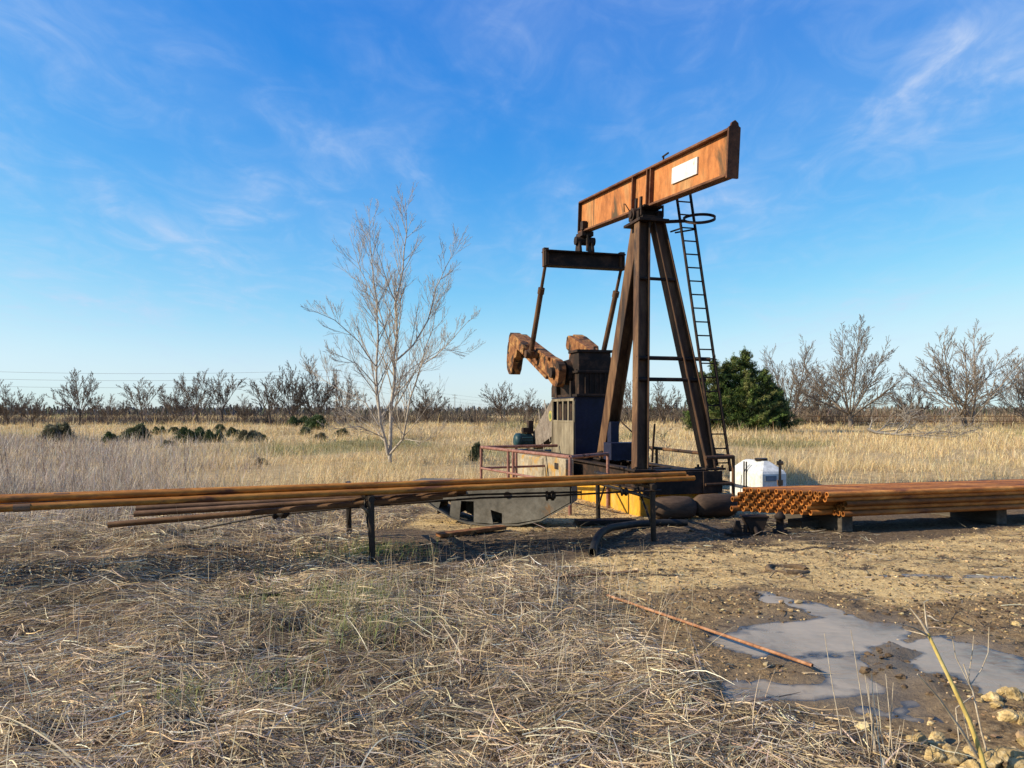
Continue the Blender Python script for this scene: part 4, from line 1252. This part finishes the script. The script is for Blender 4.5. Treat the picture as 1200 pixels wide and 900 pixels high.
TREES = [bare_tree(1, 10, bark_grey, .0125, nl=13, spread=1.15, kids=(0, 14, 8, 4)), bare_tree(2, 10, bark_grey, .0125, nl=15, spread=1.15, kids=(0, 13, 8, 4), stems=3),
         bare_tree(3, 10, bark_dark, .024, nl=11, spread=.95, kids=(0, 12, 7, 4), trunk_h=.22), bare_tree(4, 10, bark_dark, .024, nl=12, spread=1.1, kids=(0, 11, 7, 4), stems=2, trunk_h=.18),
         bare_tree(5, 10, bark_dark, .026, nl=8, spread=.8, kids=(0, 11, 7, 4), trunk_h=.3)]
used = set()
spots = [  # px, top y, distance, variant, width factor, label
    (8, 452, 92, 3, 1.1, 'bare dark tree at the left edge of the photo, beyond the grey weeds'),
    (38, 464, 84, 2, 1.3, 'low bare tree second from the left edge, over the brown bush'),
    (93, 439, 96, 2, 1.05, 'tall bare tree left of the round green shrubs, standing clear against the sky'),
    (126, 466, 92, 3, 1.1, 'short bare tree between the tall left tree and the forked one'),
    (148, 470, 104, 4, 1.1, 'small bare tree just left of the forked tree behind the shrubs'),
    (168, 449, 92, 4, 1.2, 'forked bare tree directly behind the widest left shrub'),
    (205, 448, 96, 3, 1.0, 'first bare tree of the clump at left centre'),
    (232, 440, 94, 2, 1.0, 'tallest bare tree of the clump at left centre, over the large green shrub'),
    (262, 441, 96, 4, 1.1, 'last bare tree of the clump at left centre, leaning over a gap'),
    (286, 466, 100, 3, 1.0, 'low bare tree in the gap between the two left clumps'),
    (318, 444, 92, 4, 1.25, 'slim bare tree at the left of the clump before the pale tree'),
    (342, 433, 94, 2, .95, 'highest bare tree of the clump left of the pale tree'),
    (372, 428, 98, 3, .95, 'bare tree beside the utility pole, behind the pale tree\'s lowest limb'),
    (405, 446, 108, 2, 1.0, 'bare tree seen through the left limbs of the pale tree'),
    (500, 452, 112, 3, 1.25, 'broad bare tree just right of the pale tree'),
    (588, 452, 125, 2, 1.2, 'bare tree behind the counterweights of the pump jack'),
    (618, 460, 118, 3, 1.2, 'bare tree behind the belt guard of the pump jack'),
    (742, 446, 112, 2, 1.0, 'bare tree seen between the rear and front legs of the pump jack'),
    (778, 450, 104, 3, 1.1, 'bare tree seen between the two front legs of the pump jack'),
    (925, 396, 90, 1, 1.0, 'grey bare tree rising right behind the green cedar'),
    (997, 374, 82, 0, 1.1, 'tall grey bare tree right of the cedar, above the fallen branches'),
    (958, 434, 98, 3, 1.2, 'small bare tree between the cedar and the tall grey tree'),
    (1064, 440, 104, 3, 1.1, 'low bare tree in the gap between the two big right trees'),
    (1132, 377, 80, 1, 1.2, 'widest bare tree with several trunks near the right edge'),
    (1203, 412, 84, 0, 1.1, 'bare tree cut by the right edge of the photo'),
    (1235, 392, 92, 1, 1.0, 'bare tree just past the right edge of the photo')]
rng = random.Random(5)
for (px, top, Y, vi, wd, lab) in spots:
    src = TREES[vi]
    if vi in used: t = copy_tree(src)
    else: t = src; used.add(vi)
    x = (px - 600) / F * Y; z = gz(x, Y); h = EYE - (top - HOR) / F * Y - z
    s = h / 10.0 * (1.16 if px < 800 else 1.04)
    t.location = (x, Y, z); t.rotation_euler = (0, 0, rng.uniform(0, 6.28)); t.scale = (s * wd, s * wd, s)
    tag(t, lab, 'tree', 'bare trees beyond the field')
for t in TREES:      # measured tops: bring each kind to its true height
    ch = [c for c in t.children if c.name.startswith('branches')][0]
    top = max(v.co.z for v in ch.data.vertices)
    for c in t.children:
        for v in c.data.vertices: v.co *= 10.0 / top

# pale tree in the middle of the field
R = random.Random(77)
Yt = 25.0
bx = (456 - 600) / F * Yt
pt = empty('bare_tree', (bx, Yt, gz(bx, Yt)))
tag(pt, 'pale leafless multi-stemmed tree standing alone in the field left of the pump jack', 'tree')
tm = MB(); cm = MB()


def tp(zx, zy, dy=0.0):     # read off the enlarged crop of the tree
    px, py = 330 + zx * 250 / 682, 210 + zy * 330 / 900
    Yq = Yt + dy
    x, y, z = D(px, py, Yq); return Vector((x - bx, y - Yt, z - pt.location.z))


stems = [([(346, 905, 0), (347, 800, .05), (360, 640, .1), (364, 500, .2), (366, 400, .2), (385, 290, .3), (400, 170, .3), (395, 60, .4)], .085),
         ([(340, 880, 0), (318, 780, -.2), (302, 640, -.4), (308, 500, -.5), (300, 390, -.6), (285, 260, -.7), (282, 110, -.8)], .065),
         ([(366, 580, .1), (420, 530, .3), (470, 450, .5), (492, 350, .6), (530, 280, .7), (560, 210, .8)], .042),
         ([(345, 880, 0), (392, 830, -.4), (412, 700, -.7), (452, 590, -.9), (480, 480, -1.0), (510, 350, -1.1)], .05),
         ([(320, 800, -.2), (270, 715, .2), (180, 670, .5), (120, 632, .8), (90, 605, 1.0)], .022),
         ([(364, 580, .1), (330, 480, .6), (305, 400, 1.0), (250, 290, 1.3), (215, 170, 1.5)], .034),
         ([(366, 395, .2), (340, 340, -.3), (310, 250, -.6), (290, 170, -.8)], .026),
         ([(302, 600, -.4), (250, 520, -1.0), (170, 450, -1.4), (100, 420, -1.6)], .026),
         ([(455, 590, -.9), (520, 540, -1.5), (600, 450, -1.9)], .022),
         ([(360, 660, .1), (420, 600, 1.2), (520, 540, 1.8), (600, 560, 2.1)], .022),
         ([(302, 660, -.4), (240, 590, -1.4), (140, 545, -1.9)], .022),
         ([(335, 830, 0), (250, 790, -1.0), (150, 800, -1.6)], .022), ([(340, 850, 0), (300, 800, 1.2), (200, 740, 2.0)], .02),
         ([(392, 830, -.4), (450, 840, -1.2), (500, 815, -1.6)], .018)]
for i, (pp, r) in enumerate(stems):
    pts = [tp(*p) for p in pp]
    fine = []
    for a_, b_ in zip(pts[:-1], pts[1:]):
        for t in (0, .5): fine.append(a_.lerp(b_, t) + Vector((R.gauss(0, .02), R.gauss(0, .02), 0)) * (1 if fine else 0))
    fine.append(pts[-1])
    limb(tm if i < 2 else cm, fine, r * .82, .006, 7 if i < 4 else 5)
    Ltot = sum((b_ - a_).length for a_, b_ in zip(fine[:-1], fine[1:]))
    nk = int(Ltot * 3.6) + 3
    for j in range(nk):
        t = (.16 if i < 4 else .1) + .84 * (j + R.random()) / nk
        k = min(len(fine) - 2, int(t * (len(fine) - 1))); q = fine[k].lerp(fine[k + 1], R.random())
        dd = (fine[k + 1] - fine[k]).normalized(); ax = dd.orthogonal(); ax.rotate(Quaternion(dd, R.uniform(0, 6.28)))
        nd = dd.copy(); nd.rotate(Quaternion(ax, R.uniform(.4, .8)))
        L = min(1.75, Ltot * .32) * (1.05 - .72 * t) * R.uniform(.55, 1.15) + .2
        grow(cm, q, nd, L, r * .36 * (1.1 - t) + .003, 2, 4, R, (0, 0, 6, 3), (.3, .65), .10, .0036, .06, .5)
tm.build('trunk', bark_pale, pt); cm.build('branches', bark_pale, pt)

# fallen dead tree in the field at right
fx, fy, _ = G(1016, 516)
fb = empty('dead_branches', (fx, fy, gz(fx, fy))); tag(fb, 'bleached fallen tree with bare branches lying in the field grass at right', 'dead tree')
R = random.Random(8)
w = MB()
main = [Vector((0, 0, 1.1)), Vector((.5, -.2, .75)), Vector((1.6, -.6, .6)), Vector((3, -1.0, .45)), Vector((4.6, -1.6, .2)), Vector((5.6, -2.1, .0))]
limb(w, main, .15, .06, 7)
w2 = MB()
grow(w2, Vector((.2, 0, .9)), Vector((.15, .1, 1)), 1.3, .07, 1, 3, R, (3, 3, 3), (.4, .9), 0, .018)
for q, d, L in ((main[1], (1, .3, .25), 4.5), (main[2], (1, .5, .35), 4.5), (main[2], (1, -.4, .1), 4), (main[3], (1, .8, .2), 4), (main[3], (1, .1, .45), 3.2), (main[1], (.8, .9, .2), 4), (main[4], (1, .4, .2), 2.6), (main[2], (.6, .2, .8), 2.6)):
    grow(w2, q, Vector(d), L, .06, 1, 4, R, (6, 5, 3), (.3, .9), -.02, .016)
w.build('trunk', dead_wood, fb); w2.build('branches', dead_wood, fb); fb.scale = (.86, .8, .62)


# ------------------------------------------------------------------ evergreens
def foliage(seed, H, Rad, leaders, per, size, cols):
    R_ = np.random.default_rng(seed)
    C = []
    for (lx, ly, lh, lr) in leaders:
        n = int(per * lh / H)
        u = R_.random(n) ** .85
        z = lh * (.03 + .97 * u)
        rad = lr * np.clip(1 - (z / lh), 0, 1) ** .72 * np.clip(.55 + z / lh * 3, 0, 1) + .05
        a = R_.uniform(0, 2 * PI, n)
        lump = .62 + .75 * vnoise(a * 2.2 + lx * 9, z / H * 13 + ly * 5)
        rr = rad * lump * np.sqrt(R_.uniform(.25, 1, n)) * (1 + .8 * R_.random(n) ** 5)
        C.append(np.stack([lx + rr * np.cos(a), ly + rr * np.sin(a), z + rr * .10], 1))
    C = np.concatenate(C); nC = len(C)
    tint = 1.35 * np.array(cols)[R_.choice(len(cols), nC)] * R_.normal(1, .2, (nC, 1)).clip(.5, 1.6) * (.45 + 1.1 * vnoise(C[:, 0] * 1.7 + 5, C[:, 2] * 1.7 + C[:, 1] * .6))[:, None]
    k = 7
    cen = np.repeat(C, k, 0) + R_.normal(0, size * .55, (nC * k, 3))
    n = len(cen)
    out = np.repeat(C * [1, 1, 0], k, 0); out /= np.linalg.norm(out, axis=1, keepdims=True) + 1e-6
    d = out * .8 + R_.normal(0, .55, (n, 3)) + [0, 0, .5]; d /= np.linalg.norm(d, axis=1, keepdims=True)
    s = np.cross(d, R_.normal(0, 1, (n, 3))); s /= np.linalg.norm(s, axis=1, keepdims=True) + 1e-6
    ln = size * R_.uniform(.6, 1.5, (n, 1)); wd = ln * R_.uniform(.16, .34, (n, 1))
    v = np.stack([cen - s * wd, cen + s * wd, cen + d * ln], 1).reshape(-1, 3)
    f = np.arange(n * 3).reshape(-1, 3)
    return v, f, np.repeat(np.repeat(tint, k, 0), 3, 0).clip(.004, .5)


GREEN = [(.038, .068, .016), (.062, .098, .021), (.10, .135, .03), (.022, .04, .012), (.15, .155, .05)]
cy = 66.0; cxp = (868 - 600) / F * cy
ced = empty('cedar_tree', (cxp, cy, gz(cxp, cy) - .1)); tag(ced, 'wide dark green cedar tree with several pointed tops, right of the pump jack', 'tree')
leads = [(0.3, 0, 7.1, 1.7), (-1.1, .3, 6.1, 1.7), (-2.3, -.2, 6.3, 1.5), (-3.3, .2, 5.2, 1.2), (-3.9, -.3, 3.6, .9), (1.1, .5, 5.9, 1.6), (3.4, .2, 3.7, 1.0), (1.9, -.3, 5.4, 2.0), (2.7, .3, 4.2, 1.6), (-3.0, .4, 3.7, 1.4), (.2, -1.5, 4.6, 2.2), (1.2, 1.6, 5.0, 2.2), (-1.4, -1.6, 3.6, 1.9), (3.0, -.8, 2.8, 1.3), (-.3, 1, 6.6, 2)]
R_ = np.random.default_rng(5); C, S, O_ = [], [], []
for (lx, ly, lh, lr) in leads:
    for j in range(int(26 * lh)):
        u = R_.random() ** .9; z = lh * (.02 + .96 * u); a = R_.uniform(0, 2 * PI)
        ln = (lr * (1 - u) ** .75 * min(1, .6 + u * 3) + .22) * R_.uniform(.5, 1.55)
        k_ = int(5 + ln * 6); q = np.linspace(.25, 1, k_)[:, None]
        dirn = np.array([math.cos(a), math.sin(a), 0])
        C.append(np.array([lx, ly, z]) + dirn * ln * q + np.array([0, 0, 1]) * (.32 * ln * q ** 2 - .10 * ln * q) + R_.normal(0, .05, (k_, 3)))
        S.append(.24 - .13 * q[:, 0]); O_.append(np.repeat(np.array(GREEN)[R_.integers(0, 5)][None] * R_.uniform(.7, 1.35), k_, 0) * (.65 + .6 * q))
    C.append(np.stack([np.full(14, lx), np.full(14, ly), np.linspace(lh * .85, lh * 1.05, 14)], 1)); S.append(np.linspace(.2, .09, 14)); O_.append(np.repeat(np.array(GREEN)[2][None], 14, 0))
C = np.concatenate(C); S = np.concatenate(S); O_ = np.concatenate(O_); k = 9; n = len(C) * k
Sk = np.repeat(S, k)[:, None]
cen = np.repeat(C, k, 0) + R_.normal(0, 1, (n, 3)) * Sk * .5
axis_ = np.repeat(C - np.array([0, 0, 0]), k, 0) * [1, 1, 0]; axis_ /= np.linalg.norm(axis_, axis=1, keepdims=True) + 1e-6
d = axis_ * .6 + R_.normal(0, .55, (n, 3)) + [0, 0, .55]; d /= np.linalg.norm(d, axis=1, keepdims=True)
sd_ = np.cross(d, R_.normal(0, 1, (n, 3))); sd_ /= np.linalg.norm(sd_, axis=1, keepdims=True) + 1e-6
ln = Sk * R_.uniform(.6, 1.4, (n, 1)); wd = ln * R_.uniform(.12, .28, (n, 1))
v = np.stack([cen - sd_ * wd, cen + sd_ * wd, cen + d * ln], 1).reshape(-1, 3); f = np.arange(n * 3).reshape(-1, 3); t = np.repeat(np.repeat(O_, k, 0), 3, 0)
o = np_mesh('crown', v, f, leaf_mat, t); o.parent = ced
w = MB()
for (lx, ly, lh, lr) in leads: w.tube([(lx * .25, ly * .25, -.2), (lx * .7, ly * .7, lh * .3), (lx, ly, lh * .6), (lx, ly, lh * .95)], [.16, .11, .06, .01], 6)
w.build('trunk', bark_dark, ced)

SHR = []
for k, cols in enumerate(([(.03, .05, .018), (.05, .075, .025), (.07, .09, .032), (.022, .036, .014)], [(.05, .065, .028), (.08, .09, .042), (.10, .105, .055), (.035, .045, .022)], [(.11, .10, .06), (.15, .13, .085), (.08, .07, .045), (.10, .11, .05)])):
    t = empty('shrub')
    R = random.Random(k + 40)
    leads = [(R.uniform(-.5, .5), R.uniform(-.5, .5), R.uniform(.65, 1), R.uniform(.38, .6)) for _ in range(6)]
    v, f, tn = foliage(60 + k, 1.0, .6, leads, 420, .085, cols)
    o = np_mesh('foliage', v, f, leaf_mat, tn); o.parent = t
    w = MB()
    for (lx, ly, lh, lr) in leads: w.tube([(lx * .2, ly * .2, -.1), (lx, ly, lh * .8)], [.03, .008], 5)
    w.build('stem', bark_dark, t)
    SHR.append(t)
used = set()
shrubs = [(70, 517, 34, 26, 2, 'large brownish shrub among the grey weeds at far left'), (128, 518, 20, 18, 0, 'small dark green shrub nearest the left, beside the brown one'),
          (160, 516, 32, 26, 1, 'wide olive shrub behind the weeds, below the forked tree'), (186, 507, 14, 13, 0, 'little round green shrub alone in the gap right of the olive shrub'),
          (205, 507, 16, 12, 1, 'flat green shrub just left of the big dark green one'), (227, 517, 32, 24, 0, 'big dark green shrub below the clump at left centre'),
          (252, 517, 20, 20, 0, 'dark green shrub touching the right of the big one'), (257, 504, 14, 12, 1, 'small light shrub behind and between the left centre shrubs'),
          (274, 511, 18, 15, 1, 'olive shrub at the left of the pale grey shrub'), (290, 517, 30, 18, 2, 'pale grey-green straggly shrub left of the open grass'),
          (306, 516, 14, 14, 1, 'small olive shrub at the right end of the left shrubs'), (349, 500, 24, 16, 0, 'dark evergreen shrub far back at the foot of the bare clump'),
          (372, 503, 30, 22, 0, 'big dark evergreen far back behind the pale tree\'s left limb'), (358, 509, 16, 13, 1, 'bright green shrub in front of the dark evergreens'),
          (376, 515, 18, 12, 2, 'low grey-green shrub below the pale tree\'s lowest limb'), (400, 510, 20, 13, 1, 'olive shrub left of the pale tree\'s trunk'),
          (558, 540, 18, 28, 1, 'upright yellow-green shrub beside the corner of the red guard rail'), (305, 545, 14, 12, 2, 'low reddish-brown weedy shrub in the open grass'),
          (197, 524, 16, 12, 2, 'low brown shrub in front of the small round green one')]
rng = random.Random(2)
for (px, by, wpx, hpx, vi, lab) in shrubs:
    if vi in used: t = copy_tree(SHR[vi])
    else: t = SHR[vi]; used.add(vi)
    x, y, _ = G(px, by); t.location = (x, y, gz(x, y) - .05)
    h = hpx / F * y * .85; wd = wpx / F * y / 1.75
    t.rotation_euler = (0, 0, rng.uniform(0, 6)); t.scale = (wd, wd, h)
    tag(t, lab, 'shrub', 'shrubs in the field')

# ------------------------------------------------------------------ thickets and far woods: countless
zf = lambda x, y: gh(x, y)
parts = []
for (x0, x1, y0, y1, n, h0, h1, wd, cols) in (
        (24, 95, 90, 112, 36000, 1.2, 5.0, .038, [(.17, .125, .09), (.22, .165, .12), (.12, .085, .06), (.26, .20, .15)]),
        (30, 46, 100, 108, 1600, 1.0, 3.0, .12, [(.12, .13, .05), (.15, .14, .06), (.10, .09, .045)]),
        (-98, -24, 95, 125, 26000, .8, 3.6, .038, [(.13, .10, .085), (.17, .135, .11), (.10, .075, .06)]),
        (-24, 30, 105, 135, 24000, 1.0, 4.4, .042, [(.13, .10, .08), (.18, .14, .10), (.10, .08, .06)])):
    x = RNG.uniform(x0, x1, n); y = RNG.uniform(y0, y1, n)
    keep = RNG.random(n) < sstep(.38, .62, fbm(x * .15 + 8, y * .15)) * .75 + .25
    P = np.stack([x[keep], y[keep]], 1); n = len(P)
    # stems fan out of bushes rather than standing singly
    nb = max(20, n // 34); cb_ = P[RNG.integers(0, n, nb)]; hb = np.minimum(RNG.gamma(5, .2, nb), 1.35) * (.45 + .9 * fbm(cb_[:, 0] * .1, cb_[:, 1] * .05 + 4))
    k = RNG.integers(0, nb, n); off = RNG.normal(0, 1, (n, 2)) * hb[k][:, None] * .5
    P = cb_[k] + off
    az_ = np.arctan2(off[:, 1], off[:, 0]) + RNG.normal(0, .7, n)
    L = hb[k] * (h0 + h1) * .5 * RNG.uniform(.4, 1.0, n)
    parts.append(blades(P, az_, L, RNG.uniform(.5, 1.5, n) * wd, RNG.normal(1.0, .42, n), RNG.normal(-.1, .7, n), 3, RNG.uniform(-.5, .5, n), palette(n, cols, .25), taper=.3))
tag(join('thicket', parts, brush_mat), 'tangle of brown leafless brush along the far edge of the field', 'brush', kind='stuff')
parts = []
for (y0, y1, n, h0, h1, wd, cols) in ((260, 420, 15000, 2.0, 7.0, .5, [(.11, .095, .085), (.14, .12, .105), (.085, .08, .065), (.07, .08, .055)]),
                                      (420, 800, 16000, 4, 10, 1.1, [(.12, .11, .105), (.14, .13, .125), (.10, .10, .09)])):
    y = RNG.uniform(y0, y1, n); x = RNG.uniform(-.95, .95, n) * y
    keep = RNG.random(n) < .15 + .85 * sstep(.35, .5, fbm(x * .01 + 3, y * .02)); x, y = x[keep], y[keep]
    P = np.stack([x, y], 1); n = len(P)
    L = RNG.uniform(h0, h1, n) * (.05 + 1.15 * fbm(x * .02, y * .01 + 9, 4))
    parts.append(blades(P, RNG.uniform(0, 6.3, n), L, RNG.uniform(.5, 1.5, n) * wd, RNG.normal(.85, .5, n), RNG.normal(.1, .8, n), 3, RNG.uniform(-.4, .4, n), palette(n, cols, .2), taper=.8))
tag(join('far_woods', parts, brush_mat), 'distant low belt of dark leafless woods along the horizon', 'woods', kind='stuff')

# ------------------------------------------------------------------ power line, far fence
poles = [(-70, 432, 225, None), (394, 432, 262, 'tall thin grey utility pole behind the bare clump left of the pale tree'), (533, 462, 480, 'far short grey utility pole right of the pale tree'), (640, 470, 720, None)]
pp = []
for (px, top, Y, lab) in poles:
    x = (px - 600) / F * Y; H = EYE - (top - HOR) / F * Y
    pp.append((x, Y, H))
    if lab:
        t = empty('utility_pole', (x, Y, 0)); tag(t, lab, 'utility pole', 'poles of the power line')
        w = MB(); w.tube([(0, 0, -1), (0, 0, H)], [.24, .15], 8); w.build('pole', pole_m, t)
        w = MB(); w.box((0, 0, H - .6), (3.2, .2, .2)); w.box((0, 0, H - 2.2), (2.6, .2, .2)); w.build('crossarm', pole_m, t)
WN = ['topmost', 'middle', 'lowest']
for k in range(3):
    w = MB(); pts = []
    for (a_, b_) in zip(pp[:-1], pp[1:]):
        for j in range(10):
            t = j / 10; p = Vector(a_).lerp(Vector(b_), t); pts.append((p.x, p.y, p.z - k * 2.2 - .4 - 4 * 1.2 * t * (1 - t)))
    w.tube(pts, .035, 4, cap=False)
    tag(w.build('power_line', pole_m), 'thin grey power line across the left horizon, %s of three' % WN[k], 'power line', 'power lines over the left horizon')
t = empty('pipe_fence', (27, 90, gz(27, 90))); tag(t, 'low rusty pipe fence running under the right bare trees', 'fence')
for k in range(9):
    w = MB(); w.tube([(k * 4.5, 0, -.3), (k * 4.5, 0, 1.3)], .06, 6); w.build('post', old_pipe, t)
for z in (.65, 1.25):
    w = MB(); w.tube([(0, 0, z), (36, 0, z)], .05, 6); w.build('rail', old_pipe, t)


# ------------------------------------------------------------------ single plants in front
def plant(name, label, cat, base, stems, mat):
    bx_, by_, _ = base; t = empty(name, (bx_, by_, gz(bx_, by_) - .02)); tag(t, label, cat)
    for st_ in stems:
        pts, r0, r1, nm = st_
        w = MB(); w.tube([Vector(p) for p in pts], [r0 + (r1 - r0) * i / (len(pts) - 1) for i in range(len(pts))], 8)
        w.build(nm, mat if nm != 'twig' else stem_m, t)
    return t


gx0, gy0, _ = G(1157, 912)


def loc(px, py, dy): x, y, z = D(px, py, gy0 + dy); return (x - gx0, y - gy0, z - gz(gx0, gy0) + .02)


plant('cane', 'thick yellow dry cane leaning left from the bottom right corner, forking at its tip', 'cane', (gx0, gy0, 0),
      [([loc(1157, 914, 0), loc(1150, 885, .02), (loc(1136, 845, .05)), loc(1115, 800, .09), loc(1098, 765, .12), loc(1087, 742, .15)], .0125, .008, 'stalk'),
       ([loc(1087, 742, .15), loc(1078, 727, .17), loc(1066, 712, .2)], .008, .002, 'twig'), ([loc(1087, 742, .15), loc(1085, 725, .18), loc(1083, 706, .2)], .006, .002, 'twig'),
       ([loc(1088, 745, .15), loc(1072, 736, .12), loc(1052, 730, .1)], .006, .001, 'twig'), ([loc(1088, 745, .15), loc(1076, 742, .3), loc(1060, 738, .4)], .005, .001, 'twig'),
       ([loc(1146, 888, .03), loc(1126, 855, .0), loc(1100, 818, -.04), loc(1075, 790, -.07)], .008, .003, 'twig')], stalk_m)
gx0, gy0, _ = G(1162, 898)
plant('dry_plant', 'slender branching dry plant between the cane and the right edge rocks', 'plant', (gx0, gy0, 0),
      [([loc(1162, 900, 0), loc(1150, 858, .05), loc(1140, 810, .1), loc(1129, 778, .12)], .005, .003, 'stem'), ([loc(1140, 810, .1), loc(1120, 770, .1), loc(1114, 735, .1)], .003, .0018, 'stem'),
       ([loc(1137, 803, .1), loc(1150, 785, .15), loc(1158, 765, .2), loc(1159, 735, .2)], .003, .0018, 'stem'), ([loc(1135, 795, .12), loc(1140, 760, .1), loc(1141, 745, .1)], .0025, .0015, 'stem'),
       ([loc(1141, 815, .1), loc(1120, 830, .0), loc(1124, 870, -.05), loc(1118, 885, -.05)], .003, .002, 'stem'), ([loc(1138, 880, 0), loc(1132, 850, .0), loc(1128, 830, .0)], .003, .002, 'stem')], stem_m)
gx0, gy0, _ = G(1030, 888)
R = random.Random(31)
sts = []
for k in range(11):
    x0 = 1018 + k * 3 + R.uniform(-3, 3); xt = 1006 + k * 4 + R.uniform(-14, 10); yt = R.choice([738, 800, 815, 830, 842, 790, 850])
    sts.append(([loc(x0, 888, 0), loc((x0 * .6 + xt * .4), 888 * .55 + yt * .45, .06), loc(xt, yt, .1)], .0035, .0015, 'stem'))
plant('dry_plant', 'tuft of thin upright dry stems at the near edge of the puddle', 'plant', (gx0, gy0, 0), sts, stem_m)
gx0, gy0, _ = G(995, 880)
sts = [([loc(990, 884, 0), loc(975, 800, .08), loc(966, 742, .12)], .003, .0015, 'stem'), ([loc(860, 870, .2), loc(853, 810, .22), loc(840, 745, .25)], .003, .0015, 'stem')]
plant('dry_plant', 'single tall thin dry stems standing before the middle of the puddle', 'plant', (gx0, gy0, 0), sts[:1], stem_m)
gx0, gy0, _ = G(778, 562)
R = random.Random(14)
t = empty('sapling', (gx0, gy0, 0)); tag(t, 'tiny leafless sapling seen between the front legs of the pump jack', 'sapling')
w = MB(); grow(w, Vector((0, 0, -.05)), Vector((0, 0, 1)), 1.25, .012, 1, 3, R, (0, 16, 4), (.9, 1.3), .02, .005, .05, .3); w.build('stem', bark_grey, t)

# ------------------------------------------------------------------ sun and sky
SUN = Vector((-.975, -.22, 0)).normalized()
EL = math.radians(29)
sd = Vector((SUN.x * math.cos(EL), SUN.y * math.cos(EL), math.sin(EL)))
ld = bpy.data.lights.new('sun', 'SUN'); ld.energy = 5.0; ld.angle = math.radians(.53); ld.color = (1.0, .87, .64)
lo = bpy.data.objects.new('sun', ld); COL.objects.link(lo); lo.location = (-20, -5, 15)
lo.rotation_euler = (-sd).to_track_quat('-Z', 'Y').to_euler()

world = bpy.data.worlds.new('World'); scene.world = world; world.use_nodes = True
nt = world.node_tree; bg = nt.nodes['Background']
sk = nt.nodes.new('ShaderNodeTexSky'); sk.sky_type = 'NISHITA'; sk.sun_disc = False
sk.sun_elevation = EL; sk.sun_rotation = math.atan2(SUN.x, SUN.y)
sk.air_density = 1.0; sk.dust_density = .3; sk.ozone_density = 4.0
sep = nt.nodes.new('ShaderNodeSeparateColor'); nt.links.new(sk.outputs[0], sep.inputs[0])
comb = nt.nodes.new('ShaderNodeCombineColor')


def mth(op, a, b_=None, c_=None):
    n_ = nt.nodes.new('ShaderNodeMath'); n_.operation = op
    for i_, v_ in enumerate((a, b_, c_)):
        if v_ is None: continue
        if isinstance(v_, (int, float)): n_.inputs[i_].default_value = v_
        else: nt.links.new(v_, n_.inputs[i_])
    return n_.outputs[0]


for ch, (g_, k_, cap) in enumerate(((2.6, 8.6, 3.25), (1.25, 1.46, 4.9), (.50, .88, 5.6))):
    # response of the camera to the three colours of the sky
    v_ = mth('MULTIPLY', mth('SMOOTH_MIN', sep.outputs[ch], cap, 2.2), .1)
    nt.links.new(mth('MULTIPLY', mth('POWER', v_, g_), k_ * 10), comb.inputs[ch])
# thin cirrus drawn out on a high plane
tc = nt.nodes.new('ShaderNodeTexCoord'); sx = nt.nodes.new('ShaderNodeSeparateXYZ'); nt.links.new(tc.outputs['Generated'], sx.inputs[0])
zc = mth('ADD', mth('MAXIMUM', sx.outputs[2], 0.0), .12)
cv = nt.nodes.new('ShaderNodeCombineXYZ'); nt.links.new(mth('DIVIDE', sx.outputs[0], zc), cv.inputs[0]); nt.links.new(mth('DIVIDE', sx.outputs[1], zc), cv.inputs[1])


def cloud(rot, scale, stretch, lo_, hi_, off=0.0, dist=.8):
    mp = nt.nodes.new('ShaderNodeMapping'); mp.inputs['Rotation'].default_value = (0, 0, rot); mp.inputs['Scale'].default_value = (scale * stretch, scale, 1)
    mp.inputs['Location'].default_value = (off, off * .7, 0)
    nt.links.new(cv.outputs[0], mp.inputs[0])
    n_ = noise(nt, 1.0, 9, .58, mp.outputs[0], dist)
    return ramp(nt, n_.outputs[0], [(lo_, (0, 0, 0)), (hi_, (1, 1, 1))], 'EASE').outputs[0]


c1_ = cloud(.12, .9, 2.6, .40, .84, 5.7, 1.1); c2_ = cloud(-.1, .45, 1.4, .28, .72, 2.3, .4); c3_ = cloud(-.6, 3.2, 1.5, .36, .85, 1.0, 1.5)
big = mth('MULTIPLY', c1_, mth('MULTIPLY_ADD', c2_, .8, .1))
cl_ = mth('MULTIPLY', mth('ADD', mth('MULTIPLY', big, mth('MULTIPLY_ADD', c3_, .65, .3)), mth('MULTIPLY', mth('MULTIPLY', c2_, mth('MULTIPLY_ADD', c3_, .9, .4)), .30)), mth('MINIMUM', mth('MULTIPLY', mth('MAXIMUM', sx.outputs[2], 0), 9), 1.0))
skyc = mix(nt, cl_, comb.outputs[0], (3.9, 4.7, 6.2))
nt.links.new(skyc, bg.inputs[0]); bg.inputs[1].default_value = .1

# ------------------------------------------------------------------ view
vs = scene.view_settings
vs.view_transform = 'Standard'; vs.look = 'None'; vs.gamma = 1; vs.exposure = 0.6; vs.use_curve_mapping = False
scene.render.engine = 'CYCLES'
scene.cycles.use_denoising = True
scene.cycles.max_bounces = 6
scene.cycles.diffuse_bounces = 3
scene.cycles.caustics_reflective = False; scene.cycles.caustics_refractive = False
